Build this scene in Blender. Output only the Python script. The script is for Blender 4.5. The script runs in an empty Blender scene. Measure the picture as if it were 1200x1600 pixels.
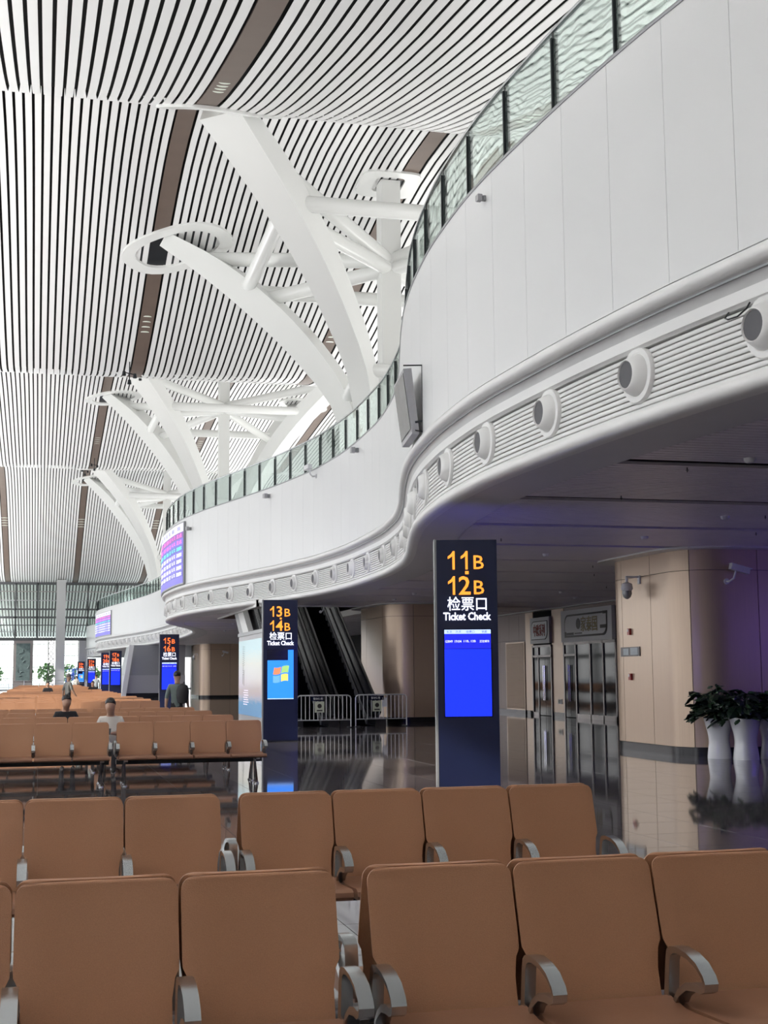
import bpy, bmesh, math, random
from mathutils import Vector, Matrix
import bisect
random.seed(7)
PI = math.pi
C = bpy.context.scene.collection

# ------------------------------------------------------------------ camera
F = 2100.0; HZ = 1054.0; ROLL = .008; EYE = 1.65
P = math.atan((HZ-800)/F); YAW = math.atan(540*math.cos(P)/F)
cp, sp, cy, sy = math.cos(P), math.sin(P), math.cos(YAW), math.sin(YAW)
fwd = Vector((sy*cp, cy*cp, sp)); r0 = Vector((cy, -sy, 0)); u0 = Vector((-sy*sp, -cy*sp, cp))
cR = r0*math.cos(ROLL) - u0*math.sin(ROLL); cU = r0*math.sin(ROLL) + u0*math.cos(ROLL)
cam = bpy.data.cameras.new('camera'); camo = bpy.data.objects.new('camera', cam); C.objects.link(camo)
cam.sensor_fit = 'HORIZONTAL'; cam.sensor_width = 36; cam.lens = F*36/1200; cam.clip_end = 2000; cam.clip_start = .05
M = Matrix((cR, cU, -fwd)).transposed().to_4x4(); M.translation = Vector((0, 0, EYE)); camo.matrix_world = M
bpy.context.scene.camera = camo

# ------------------------------------------------------------------ light
sc = bpy.context.scene
sc.view_settings.view_transform = 'Standard'; sc.view_settings.look = 'None'
sc.view_settings.gamma = 1; sc.view_settings.use_curve_mapping = False
sc.view_settings.exposure = 0.5
w = bpy.data.worlds.new('world'); sc.world = w; w.use_nodes = True
wn = w.node_tree.nodes; wl = w.node_tree.links; bg = wn['Background']
tc = wn.new('ShaderNodeTexCoord'); sx = wn.new('ShaderNodeSeparateXYZ'); cr = wn.new('ShaderNodeValToRGB')
mp = wn.new('ShaderNodeMapRange'); mp.inputs[1].default_value = -1; mp.inputs[2].default_value = 1
wl.new(tc.outputs['Generated'], sx.inputs[0]); wl.new(sx.outputs[2], mp.inputs[0]); wl.new(mp.outputs[0], cr.inputs[0])
cr.color_ramp.elements[0].position = .45; cr.color_ramp.elements[0].color = (.62, .63, .62, 1)
cr.color_ramp.elements[1].position = .8; cr.color_ramp.elements[1].color = (.72, .84, 1, 1)
e = cr.color_ramp.elements.new(.52); e.color = (1, 1, 1, 1)
wl.new(cr.outputs[0], bg.inputs[0]); bg.inputs[1].default_value = 2.3
sd = bpy.data.lights.new('sun', 'SUN'); so = bpy.data.objects.new('sun', sd); C.objects.link(so)
sd.energy = 3.5; sd.angle = math.radians(1.0); sd.color = (1, .93, .82)
so.rotation_euler = Vector((.80, .30, -.47)).to_track_quat('-Z', 'Y').to_euler()

def uplight(x, y, z, lx, ly, power, col=(1, .985, .96)):
    "long fill light added out of view to brighten the ceiling: shines upwards only"
    l = bpy.data.lights.new('fill_uplight', 'AREA'); l.shape = 'RECTANGLE'; l.size = lx; l.size_y = ly; l.energy = power; l.color = col
    o = bpy.data.objects.new('fill_uplight', l); C.objects.link(o); o.location = (x, y, z); o.rotation_euler = (PI, 0, 0); return o
uplight(-9.5, 84, 7.5, 2.5, 188, 15000)  # fill lights added to brighten ceiling, walls and seats
uplight(-9.5, 6, 7.4, 2.5, 34, 1500)
uplight(21, 84, 7.4, 6, 188, 12000)

# ------------------------------------------------------------------ materials
def mat(name, col, rough=.5, metal=0., noise=.06, scale=20., emit=None, es=1., spec=.5, bump=0., coat=0., stretch=(1,1,1), col2=None):
    m = bpy.data.materials.new(name); m.use_nodes = True; nt = m.node_tree; b = nt.nodes['Principled BSDF']
    tx = nt.nodes.new('ShaderNodeTexCoord'); mpg = nt.nodes.new('ShaderNodeMapping'); mpg.inputs['Scale'].default_value = stretch
    nz = nt.nodes.new('ShaderNodeTexNoise'); nz.inputs['Scale'].default_value = scale; nz.inputs['Detail'].default_value = 3
    rp = nt.nodes.new('ShaderNodeMix'); rp.data_type = 'RGBA'
    c2 = col2 or tuple(max(0, c*(1-noise)) for c in col)
    c1 = col if col2 else tuple(min(1, c*(1+noise)) for c in col)
    rp.inputs[6].default_value = (*c1, 1); rp.inputs[7].default_value = (*c2, 1)
    nt.links.new(tx.outputs['Object'], mpg.inputs[0]); nt.links.new(mpg.outputs[0], nz.inputs['Vector'])
    nt.links.new(nz.outputs[0], rp.inputs[0]); nt.links.new(rp.outputs[2], b.inputs['Base Color'])
    b.inputs['Roughness'].default_value = rough; b.inputs['Metallic'].default_value = metal
    b.inputs['Specular IOR Level'].default_value = spec; b.inputs['Coat Weight'].default_value = coat
    b.inputs['Coat Roughness'].default_value = .08
    if bump:
        bp = nt.nodes.new('ShaderNodeBump'); bp.inputs['Strength'].default_value = bump; bp.inputs['Distance'].default_value = .01
        nt.links.new(nz.outputs[0], bp.inputs['Height']); nt.links.new(bp.outputs[0], b.inputs['Normal'])
    if emit:
        b.inputs['Emission Color'].default_value = (*emit, 1); b.inputs['Emission Strength'].default_value = es
    return m
def glassmat(name, tint, rough=.02, alpha=.5, gloss=.12):
    m = bpy.data.materials.new(name); m.use_nodes = True; nt = m.node_tree; nt.nodes.clear()
    o = nt.nodes.new('ShaderNodeOutputMaterial'); t = nt.nodes.new('ShaderNodeBsdfTransparent'); t.inputs[0].default_value = (*tint, 1)
    g = nt.nodes.new('ShaderNodeBsdfGlossy'); g.inputs['Roughness'].default_value = rough; g.inputs[0].default_value = (.9, .95, .93, 1)
    mx = nt.nodes.new('ShaderNodeMixShader'); lw = nt.nodes.new('ShaderNodeLayerWeight'); lw.inputs[0].default_value = .35
    mr = nt.nodes.new('ShaderNodeMapRange'); mr.inputs[3].default_value = gloss; mr.inputs[4].default_value = .5
    nt.links.new(lw.outputs['Fresnel'], mr.inputs[0]); nt.links.new(mr.outputs[0], mx.inputs[0])
    nt.links.new(t.outputs[0], mx.inputs[1]); nt.links.new(g.outputs[0], mx.inputs[2]); nt.links.new(mx.outputs[0], o.inputs[0])
    nz = nt.nodes.new('ShaderNodeTexNoise'); nz.inputs['Scale'].default_value = .9
    tx = nt.nodes.new('ShaderNodeTexCoord'); nt.links.new(tx.outputs['Object'], nz.inputs['Vector'])
    bp = nt.nodes.new('ShaderNodeBump'); bp.inputs['Strength'].default_value = .15; bp.inputs['Distance'].default_value = .05
    nt.links.new(nz.outputs[0], bp.inputs['Height']); nt.links.new(bp.outputs[0], g.inputs['Normal'])
    return m
m_white = mat('gloss_white_panel', (.80, .81, .81), .38, noise=.02, scale=.6, coat=.05)
m_mould = mat('white_moulding', (.85, .85, .84), .35, noise=.03, scale=2)
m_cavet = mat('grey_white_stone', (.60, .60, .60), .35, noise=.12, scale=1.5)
m_slat = mat('ceiling_slat_white', (.86, .86, .85), .32, noise=.03, scale=.4)
m_black = mat('black_void', (.006, .006, .006), .9, noise=0)
m_bronze = mat('brown_light_band', (.17, .125, .10), .45, noise=.12, scale=1.2, metal=.2)
m_tree = mat('column_white_paint', (.85, .86, .84), .25, noise=.02, scale=1, coat=.1)
m_lamp = mat('downlight_glass', (.8, .85, .75), .3, noise=.1)
m_floor = mat('polished_granite', (.13, .118, .12), .045, noise=.35, scale=60, spec=.75)
m_joint = mat('floor_joint', (.03, .028, .028), .3, noise=.1)
m_steel = mat('bright_stainless', (.62, .62, .62), .3, metal=.35)
m_noz = mat('nozzle_mesh_grey', (.10, .10, .11), .6)
m_pave = mat('outdoor_pavement', (.42, .42, .40), .8, noise=.1, scale=.3)
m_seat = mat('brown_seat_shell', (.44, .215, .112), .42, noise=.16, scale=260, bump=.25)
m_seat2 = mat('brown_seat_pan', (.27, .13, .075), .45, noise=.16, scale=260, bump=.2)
m_alu = mat('brushed_aluminium', (.52, .54, .55), .27, metal=1, noise=.08, scale=30)
m_dkmetal = mat('dark_steel', (.04, .045, .05), .35, metal=.7, noise=.1)
m_chrome = mat('chrome', (.7, .7, .72), .12, metal=1, noise=.05)
m_rubber = mat('black_rubber', (.015, .015, .015), .6)
m_navy = mat('navy_kiosk_panel', (.010, .016, .060), .35, noise=.06, scale=3, coat=.2)
m_orange = mat('orange_led_letter', (.9, .35, .03), .4, emit=(1, .33, .04), es=.95)
m_red = mat('red_led_letter', (.9, .12, .03), .4, emit=(1, .16, .03), es=1.2)
m_ltr = mat('white_lit_letter', (.9, .9, 1), .4, emit=(.85, .87, 1), es=1.0)
m_bluescr = mat('blue_screen', (.01, .02, .5), .3, noise=.04, scale=3, emit=(.008, .03, 1), es=1.0)
m_rear = mat('bright_blue_rear_screen', (.02, .03, .5), .3, emit=(.06, .05, 1), es=3.5)
m_violet = mat('violet_assumed_screen', (.1, .05, .5), .3, emit=(.22, .14, 1), es=1.25)
m_bluescr2 = mat('deep_blue_screen', (.01, .02, .4), .3, noise=.04, emit=(.012, .018, .58), es=1.0)
m_desk = mat('sky_blue_screen', (.05, .2, .8), .3, emit=(.02, .22, .85), es=1.0, scale=1.2)
m_hdr = mat('pale_screen_header', (.7, .8, 1), .3, emit=(.45, .6, 1), es=.9)
m_scrtext = mat('screen_letter', (.8, .85, 1), .3, emit=(.75, .8, 1), es=.9)
m_scrdark = mat('screen_dark_letter', (.1, .12, .3), .3, emit=(.06, .08, .25), es=1)
m_scrblack = mat('screen_off_glass', (.02, .02, .025), .15)
m_bezel = mat('black_bezel', (.008, .01, .03), .2)
m_led = mat('violet_blue_led_board', (.02, .02, .1), .4, noise=.1, scale=3, emit=(.06, .045, .36), es=1)
m_led2 = mat('lighter_violet_led_row', (.02, .02, .1), .4, emit=(.10, .075, .48), es=1)
m_led3 = mat('magenta_led_row', (.03, .01, .05), .4, emit=(.15, .04, .30), es=1)
m_ledhdr = mat('white_led_header', (.1, .1, .1), .4, emit=(.66, .62, .78), es=.9)
m_ledpink = mat('pink_led_letter', (.9, .1, .4), .4, emit=(.95, .12, .42), es=1)
m_ledgrn = mat('green_led_letter', (.1, .8, .5), .4, emit=(.08, .8, .5), es=1)
m_core = mat('beige_wall_panel', (.60, .45, .33), .30, noise=.07, scale=40, stretch=(1, 1, .02), metal=.3)
m_core2 = mat('brown_wall_panel', (.20, .135, .12), .38, noise=.07, scale=40, stretch=(1, 1, .02), metal=.2)
m_skirt = mat('dark_skirting', (.035, .035, .038), .2, metal=.4)
m_soffit = mat('soffit_grey_slat', (.84, .80, .84), .4, noise=.05, scale=2, metal=.15)
m_soffedge = mat('soffit_plain_edge', (.66, .65, .67), .5, noise=.04, scale=2)
m_trimw = mat('white_metal_trim', (.75, .75, .73), .35)
m_grey = mat('grey_metal', (.33, .34, .35), .4, metal=.3)
m_lgrey = mat('light_grey_panel', (.42, .42, .44), .35)
m_glass = glassmat('clear_balustrade_glass', (.90, .95, .93), gloss=.16)
m_shopglass = mat('dark_shop_glass', (.02, .022, .025), .05, noise=.2, scale=2, spec=.12)
m_facglass = glassmat('facade_glass', (.93, .97, .95), gloss=.04)
m_frame = mat('shop_frame_metal', (.32, .29, .28), .35, metal=.5)
m_signp = mat('sign_panel_grey', (.58, .57, .58), .4)
m_signw = mat('sign_panel_white', (.85, .84, .85), .4)
m_signk = mat('sign_letter_dark', (.03, .025, .02), .5)
m_signy = mat('sign_letter_bronze', (.28, .22, .1), .5)
m_signr = mat('sign_letter_red', (.32, .03, .02), .5)
m_pot = mat('white_ceramic_pot', (.80, .80, .80), .12, noise=.02, coat=.5)
m_leaf = mat('dark_green_leaf', (.012, .03, .013), .35, noise=.5, scale=30)
m_leaf2 = mat('mid_green_leaf', (.03, .075, .03), .35, noise=.4, scale=30)
m_soil = mat('dark_soil', (.03, .02, .015), .9)
m_redbox = mat('red_alarm_plastic', (.35, .02, .015), .35)
m_plate = mat('dark_sign_plate', (.035, .02, .025), .3)
m_smudge = mat('grey_plate_print', (.38, .42, .44), .4, noise=.4, scale=90)
m_cam = mat('white_camera_plastic', (.72, .72, .74), .3)
m_esc = mat('escalator_dark_cladding', (.045, .046, .05), .3, metal=.6)
m_escr = mat('escalator_rubber', (.01, .01, .01), .35)
m_step = mat('escalator_step', (.006, .006, .007), 1.0, spec=0)
m_paper = mat('pale_notice_paper', (.55, .58, .45), .6)
m_relief = mat('green_bronze_relief', (.12, .17, .17), .5, noise=.5, scale=3, bump=.6)
m_lattice = mat('lattice_grey', (.45, .5, .45), .5)
m_mull = mat('mullion_dark', (.10, .105, .11), .4)
m_colgrey = mat('pale_column', (.52, .53, .53), .4)
m_green = mat('far_tree_green', (.10, .22, .06), .8, noise=.5, scale=3)
m_bark = mat('bark', (.10, .07, .05), .9)
m_skin = mat('skin', (.50, .30, .21), .5)
m_hair = mat('black_hair', (.012, .01, .01), .5, noise=.3)
m_hairg = mat('grey_hair', (.20, .18, .16), .5, noise=.3)
m_blkshirt = mat('black_cloth', (.02, .02, .024), .8)
m_whtshirt = mat('white_cloth', (.66, .63, .58), .8, noise=.1, scale=8)
m_grnshirt = mat('grey_green_cloth', (.16, .20, .19), .8, noise=.12, scale=8)
m_gryshirt = mat('grey_cloth', (.20, .195, .18), .8, noise=.12, scale=8)
m_blushirt = mat('pale_blue_cloth', (.42, .47, .50), .8)
m_trous = mat('dark_trousers', (.025, .025, .03), .8)
m_shoe = mat('dark_shoes', (.02, .02, .02), .5)
m_bag = mat('black_backpack_cloth', (.012, .012, .014), .6)

def poster_mat():
    m = bpy.data.materials.new('lakeside_poster'); m.use_nodes = True; nt = m.node_tree; b = nt.nodes['Principled BSDF']
    tx = nt.nodes.new('ShaderNodeTexCoord'); s = nt.nodes.new('ShaderNodeSeparateXYZ'); r = nt.nodes.new('ShaderNodeValToRGB')
    mr = nt.nodes.new('ShaderNodeMapRange'); mr.inputs[1].default_value = 0; mr.inputs[2].default_value = 2.6
    nt.links.new(tx.outputs['Object'], s.inputs[0]); nt.links.new(s.outputs[2], mr.inputs[0])
    nz = nt.nodes.new('ShaderNodeTexNoise'); mpg = nt.nodes.new('ShaderNodeMapping'); mpg.inputs['Scale'].default_value = (1, .5, 9)
    nt.links.new(tx.outputs['Object'], mpg.inputs[0]); nt.links.new(mpg.outputs[0], nz.inputs[0]); nz.inputs['Scale'].default_value = 2
    ad = nt.nodes.new('ShaderNodeMath'); ad.operation = 'MULTIPLY_ADD'; ad.inputs[1].default_value = .10; 
    nt.links.new(nz.outputs[0], ad.inputs[0]); nt.links.new(mr.outputs[0], ad.inputs[2]); nt.links.new(ad.outputs[0], r.inputs[0])
    cs = [(0, (.10, .32, .62)), (.28, (.13, .36, .62)), (.36, (.45, .5, .62)), (.40, (.5, .47, .52)), (.55, (.52, .47, .42)), (.8, (.5, .5, .42)), (1, (.32, .52, .58))]
    r.color_ramp.elements[0].position = 0; r.color_ramp.elements[0].color = (*cs[0][1], 1)
    r.color_ramp.elements[1].position = 1; r.color_ramp.elements[1].color = (*cs[-1][1], 1)
    for p, c in cs[1:-1]:
        q = r.color_ramp.elements.new(p); q.color = (*c, 1)
    nt.links.new(r.outputs[0], b.inputs['Base Color']); nt.links.new(r.outputs[0], b.inputs['Emission Color'])
    b.inputs['Emission Strength'].default_value = .22; b.inputs['Roughness'].default_value = .2
    return m
m_poster = poster_mat()

# ------------------------------------------------------------------ mesh helpers
class MB:
    def __init__(s): s.v = []; s.f = []; s.mi = []; s.cur = 0
    def add(s, vs, fs):
        o = len(s.v); s.v += [tuple(v) for v in vs]
        for f in fs: s.f.append(tuple(i+o for i in f)); s.mi.append(s.cur)
        return s
    def box(s, x0, x1, y0, y1, z0, z1):
        return s.add([(x0,y0,z0),(x1,y0,z0),(x1,y1,z0),(x0,y1,z0),(x0,y0,z1),(x1,y0,z1),(x1,y1,z1),(x0,y1,z1)],
              [(0,3,2,1),(4,5,6,7),(0,1,5,4),(1,2,6,5),(2,3,7,6),(3,0,4,7)])
    def obox(s, p0, p1, w, h, up=(0,0,1)):
        "bar between two points with section w (side) x h (up)"
        a = Vector(p0); b = Vector(p1); d = (b-a).normalized(); up = Vector(up)
        sd = d.cross(up)
        if sd.length < 1e-4: sd = d.cross(Vector((0, 1, 0)))
        sd.normalize(); u = sd.cross(d).normalized()
        vs = []
        for q in (a, b):
            for i, j in ((-1,-1),(1,-1),(1,1),(-1,1)): vs.append(q + sd*(i*w/2) + u*(j*h/2))
        return s.add(vs, [(0,1,2,3),(7,6,5,4),(0,4,5,1),(1,5,6,2),(2,6,7,3),(3,7,4,0)])
    def tube(s, pts, r, n=10, cap=True):
        pts = [Vector(p) for p in pts]; rs = r if isinstance(r, (list, tuple)) else [r]*len(pts)
        rings = []; ref = None
        for i, p in enumerate(pts):
            d = (pts[min(i+1, len(pts)-1)] - pts[max(i-1, 0)]).normalized()
            if ref is None:
                ref = Vector((0, 0, 1)) if abs(d.z) < .9 else Vector((1, 0, 0))
            a = d.cross(ref).normalized(); b = a.cross(d).normalized(); ref = b
            rings.append([p + a*math.cos(2*PI*k/n)*rs[i] + b*math.sin(2*PI*k/n)*rs[i] for k in range(n)])
        vs = [v for rg in rings for v in rg]; fs = []
        for i in range(len(pts)-1):
            for k in range(n):
                fs.append((i*n+k, i*n+(k+1) % n, (i+1)*n+(k+1) % n, (i+1)*n+k))
        if cap: fs.append(tuple(range(n))); fs.append(tuple((len(pts)-1)*n+k for k in range(n))[::-1])
        return s.add(vs, fs)
    def lathe(s, prof, n=20, c=(0,0,0), cap=True, sq=0):
        vs = []; fs = []
        for r, z in prof:
            for k in range(n):
                a = 2*PI*k/n; vs.append((c[0]+r*math.cos(a), c[1]+r*math.sin(a), c[2]+z))
        for i in range(len(prof)-1):
            for k in range(n): fs.append((i*n+k, i*n+(k+1) % n, (i+1)*n+(k+1) % n, (i+1)*n+k))
        if cap: fs.append(tuple(range(n))[::-1]); fs.append(tuple((len(prof)-1)*n+k for k in range(n)))
        return s.add(vs, fs)
    def prism(s, poly, a0, a1, axis='x'):
        "closed polygon extruded; axis x: poly=(y,z); y: poly=(x,z); z: poly=(x,y)"
        n = len(poly); vs = []
        for a in (a0, a1):
            for p, q in poly:
                vs.append({'x': (a, p, q), 'y': (p, a, q), 'z': (p, q, a)}[axis])
        fs = [tuple(range(n)), tuple(range(n, 2*n))[::-1]] + [(i, (i+1) % n, (i+1) % n+n, i+n) for i in range(n)]
        return s.add(vs, fs)
    def xf(s, M, start=0):
        for i in range(start, len(s.v)): s.v[i] = tuple(M @ Vector(s.v[i]))
        return s
    def mesh(s, name, mats, smooth=False, ang=40):
        me = bpy.data.meshes.new(name); bm = bmesh.new()
        vv = [bm.verts.new(v) for v in s.v]
        for f, mi in zip(s.f, s.mi):
            try: fc = bm.faces.new([vv[i] for i in f]); fc.material_index = mi; fc.smooth = smooth
            except ValueError: pass
        bmesh.ops.recalc_face_normals(bm, faces=bm.faces)
        if smooth:
            lim = math.radians(ang)
            for ed in bm.edges:
                if len(ed.link_faces) == 2: ed.smooth = ed.calc_face_angle(0) < lim
        bm.to_mesh(me); bm.free()
        for m in (mats if isinstance(mats, (list, tuple)) else [mats]): me.materials.append(m)
        return me
    def build(s, name, mats, parent=None, smooth=False, ang=40, loc=None):
        return link(name, s.mesh(name, mats, smooth, ang), parent, loc)
def link(name, me, parent=None, loc=None, rot=None):
    o = bpy.data.objects.new(name, me); C.objects.link(o)
    if parent: o.parent = parent
    if loc is not None: o.location = loc
    if rot is not None: o.rotation_euler = rot
    return o
def tag(o, label=None, cat=None, group=None, kind=None):
    if label: o['label'] = label
    if cat: o['category'] = cat
    if group: o['group'] = group
    if kind: o['kind'] = kind
    return o
def thing(name, label, cat, loc=(0,0,0), rz=0, group=None):
    o = bpy.data.objects.new(name, None); C.objects.link(o); o.location = loc; o.rotation_euler = (0, 0, rz)
    o.empty_display_size = .2
    return tag(o, label, cat, group)
def struct(o): o['kind'] = 'structure'; return o
DG = bpy.context.evaluated_depsgraph_get()
def text_mb(body, size, ext=.004, bold=0., align='CENTER'):
    "text in the local XZ plane facing -Y, centred on its own bounding box"
    c = bpy.data.curves.new('lettering', 'FONT'); c.body = body; c.size = size; c.extrude = ext; c.offset = bold
    c.resolution_u = 2; c.align_x = align
    o = bpy.data.objects.new('lettering', c); C.objects.link(o)
    bpy.context.view_layer.update(); dg = bpy.context.evaluated_depsgraph_get()
    me = bpy.data.meshes.new_from_object(o.evaluated_get(dg))
    b = MB(); vs = [v.co.copy() for v in me.vertices]
    if vs:
        x0 = min(v.x for v in vs); x1 = max(v.x for v in vs); y0 = min(v.y for v in vs); y1 = max(v.y for v in vs)
        cx = (x0+x1)/2 if align == 'CENTER' else 0
        b.add([(v.x-cx, -v.z, v.y-(y0+y1)/2) for v in vs], [tuple(p.vertices) for p in me.polygons])
        b.size = (x1-x0, y1-y0)
    bpy.data.objects.remove(o); bpy.data.meshes.remove(me); bpy.data.curves.remove(c)
    return b
def fit_text(body, width, height, ext=.004, bold=0.):
    b = text_mb(body, 1., ext, bold); sx_, sz_ = width/b.size[0], height/b.size[1]
    b.v = [(x*sx_, y, z*sz_) for x, y, z in b.v]; b.size = (width, height); return b

# ------------------------------------------------------------------ paths
def pchip(xs, ys):
    n = len(xs); h = [xs[i+1]-xs[i] for i in range(n-1)]; d = [(ys[i+1]-ys[i])/h[i] for i in range(n-1)]
    m = [d[0]]+[0 if d[i-1]*d[i] <= 0 else 3*(h[i-1]+h[i])/((2*h[i]+h[i-1])/d[i-1]+(h[i]+2*h[i-1])/d[i]) for i in range(1, n-1)]+[d[-1]]
    def f(x):
        i = min(max(bisect.bisect_right(xs, x)-1, 0), n-2); t = (x-xs[i])/h[i]
        if t < 0: return ys[0]+m[0]*(x-xs[0])
        if t > 1: return ys[-1]
        return (2*t**3-3*t*t+1)*ys[i]+(t**3-2*t*t+t)*h[i]*m[i]+(-2*t**3+3*t*t)*ys[i+1]+(t**3-t*t)*h[i]*m[i+1]
    return f
WY = [(-14,8.6),(-6,8.5),(0,7.8),(4,7.1),(7.5,6.5),(10.3,6.06),(12.2,5.80),(14.4,5.62),(16.7,5.54),(18.6,5.62),(20.4,5.81),(22.2,6.1),(24,6.5),(26,7.0),(28,7.5),
      (30.4,7.98),(34,8.38),(37.7,8.5),(40.8,8.38),(44.5,7.9),(48.5,7.1),(53.3,6.05),(57.5,5.5),(61,5.4),(64.5,5.6),(69,6.5),(74.5,7.8),(81,8.6),(90,8.9),
      (100,8.75),(107,8.45),(115,7.7),(124,6.6),(131,5.8),(137,5.4),(142,5.45),(150,6.4),(156,7.0),(165,6.9),(171,6.55),(177,5.9),(184,5.5)]
wave = pchip([a for a, b in WY], [b for a, b in WY])
class Path:
    def __init__(s, pts, closed=False):
        s.p = [Vector((p[0], p[1])) for p in pts]; s.L = [0]
        for a, b in zip(s.p, s.p[1:]): s.L.append(s.L[-1]+(b-a).length)
        s.len = s.L[-1]
    def at(s, t):
        t = min(max(t, 0), s.len); i = min(max(bisect.bisect_right(s.L, t)-1, 0), len(s.p)-2)
        u = (t-s.L[i])/(s.L[i+1]-s.L[i]); return s.p[i].lerp(s.p[i+1], u)
    def nor(s, t):
        d = (s.at(t+.15)-s.at(t-.15)).normalized(); return Vector((-d.y, d.x))
    def pt(s, t, n, z):
        q = s.at(t)+s.nor(t)*n; return (q.x, q.y, z)
    def s_of_y(s, y):
        for i in range(len(s.p)-1):
            if s.p[i].y <= y <= s.p[i+1].y: return s.L[i]+(s.L[i+1]-s.L[i])*(y-s.p[i].y)/(s.p[i+1].y-s.p[i].y)
    def sweep(s, b, t0, t1, step, prof, cap=True):
        n = max(1, int(math.ceil((t1-t0)/step))); k = len(prof); vs = []; fs = []
        for i in range(n+1):
            t = t0+(t1-t0)*i/n; q = s.at(t); nn = s.nor(t)
            for a, z in prof: vs.append((q.x+nn.x*a, q.y+nn.y*a, z))
        for i in range(n):
            for j in range(k): fs.append((i*k+j, i*k+(j+1) % k, (i+1)*k+(j+1) % k, (i+1)*k+j))
        if cap: fs.append(tuple(range(k))); fs.append(tuple(n*k+j for j in range(k)))
        b.add(vs, fs); return b
WP = Path([(wave(y*.25), y*.25) for y in range(-48, 180*4+1)])     # Y -12 .. 180
def S(y): return WP.s_of_y(y)
def rect(n0, n1, z0, z1): return [(n0, z0), (n1, z0), (n1, z1), (n0, z1)]
S0, S1 = S(-11.9), WP.len

# ================================================================== CEILING
CY = [(-14,13.2),(0,13.2),(15,13.6),(25,14.9),(31.6,16.3),(36,17.5),(38.2,18.3),(39.6,19.2),(41.5,19.7),(44,19.7),(48,19.3),(52,18.5),(57,17.3),(61,16.5),(64,16.1),
      (68,16.7),(72,18.0),(75,18.75),(78,19.7),(82,20.9),(87,21.9),(91,22.25),(96,22.2),(101,21.9),(108,21.3),(116,20.65),(121,20.3),(124,20.45),(127,21.2),(130,21.95),(134,22.45),
      (138,22.4),(142,22.05),(148,21.0),(156,19.0),(164,16.8),(171,14.9),(176,14.1),(180,13.9),(186,12.6),(196,10.6),(206,8.9),(216,7.6)]
zc = pchip([a for a, b in CY], [b for a, b in CY])
YS = [-12+2*i for i in range(24)]; YS = [y for y in YS if y < 34] + [34+.8*i for i in range(12)] + [44+2*i for i in range(8)] + [60+1.25*i for i in range(20)] + [86+3*i for i in range(11)] + [118+1.25*i for i in range(14)] + [136+3*i for i in range(13)] + [174, 177, 180]
def strip(b, x0, x1, off0, off1, ys):
    vs = []; fs = []
    for y in ys:
        z = zc(y)
        for x, o in ((x0, off0), (x1, off0), (x1, off1), (x0, off1)): vs.append((x, y, z+o))
    for i in range(len(ys)-1):
        for j in range(4): fs.append((i*4+j, i*4+(j+1) % 4, i*4+4+(j+1) % 4, i*4+4+j))
    n = len(ys)-1; fs += [(0, 1, 2, 3), (n*4, n*4+1, n*4+2, n*4+3)]
    return b.add(vs, fs)
b = MB(); strip(b, -14.5, 32.5, .26, .5, YS)
ceiling = struct(b.build('ceiling', m_black))
tag(ceiling, 'wavy white slatted ceiling sweeping over the whole waiting hall')
slat_me = strip(MB(), -.104, .104, 0, .025, YS).mesh('slat', m_slat, True, 30)
band_me = strip(MB(), -.29, .29, .03, .08, YS).mesh('light_band', m_bronze, True, 30)
bands = [-4.2, 4.2, 12.6, 21.0, 29.4]
for bb in [-12.6]+bands:
    for k in range(26):
        x = bb+.48+k*(7.44/25)
        if x < 32.2: link('slat', slat_me, ceiling, (x, 0, 0))
oval = MB().lathe([(.01, 0), (.075, 0), (.085, .02), (.085, .05)], 12).mesh('downlight', m_lamp)
for bb in bands[:4]:
    lb = link('light_band', band_me, ceiling, (bb, 0, 0))
    for yy in (33, 44.2, 58.5, 88, 112, 156):
        for q in range(4):
            y = yy + (q-1.5)*.33*(1+yy/120)
            o = link('downlight', oval, lb, (0, y, zc(y)+.035)); o.scale = (1.5+yy/60, 1+yy/120, 1)
link('light_band', band_me, ceiling, (bands[4], 0, 0))
# roof canopy continuing outside the end glass
b = MB(); YO = [180.5, 184, 188, 192, 196, 201, 206, 211, 216]
can = thing('roof_canopy', 'striped slatted canopy seen through the tall end windows', 'canopy', (0, 0, 0))
cs = strip(MB(), -.12, .12, 0, .06, YO).mesh('canopy_slat', m_slat)
strip(MB(), -14, 24, .3, .5, YO).build('canopy_deck', m_black, can)
for k in range(-36, 60): link('canopy_slat', cs, can, (.42*k, 0, 0))

# ================================================================== WALLS / SLABS
b = MB(); b.box(-14.5, 32.5, -12, 184, -.3, -.012)
floor = struct(b.build('floor', m_joint)); tag(floor, 'dark polished granite floor mirroring kiosks and walls')
gr = MB().box(-160, 160, -60, 400, -.6, -.301).build('ground', m_pave); tag(gr, 'pale pavement outside the hall', kind='structure')
def project(x, y, z):
    d = Vector((x, y, z-EYE)); w_ = d.dot(fwd); return 600+F*d.dot(cR)/w_, 800-F*d.dot(cU)/w_
tile_me = MB().add([(-.497,-.497,0),(.497,-.497,0),(.497,.497,0),(-.497,.497,0),(-.5,-.5,-.012),(.5,-.5,-.012),(.5,.5,-.012),(-.5,.5,-.012)],
                   [(0,1,2,3),(0,4,5,1),(1,5,6,2),(2,6,7,3),(3,7,4,0)]).mesh('tile', m_floor)
cells = []
for j in range(2, 182):
    for i in range(-14, 32):
        x, y = i+.5, j+.5
        px, py = project(x, y, 0); inn = 0
        if j < 60 and -60 < px < 1260 and 1050 < py < 1680 and not (-1.9 < x < 3.3 and (y < 8.6 or 20 < y < 31.5)): inn = 1
        cells.append((-inn, y, x))
cells.sort()
for q in cells[:300]: link('tile', tile_me, floor, (q[2], q[1], 0))
b = MB()
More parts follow.
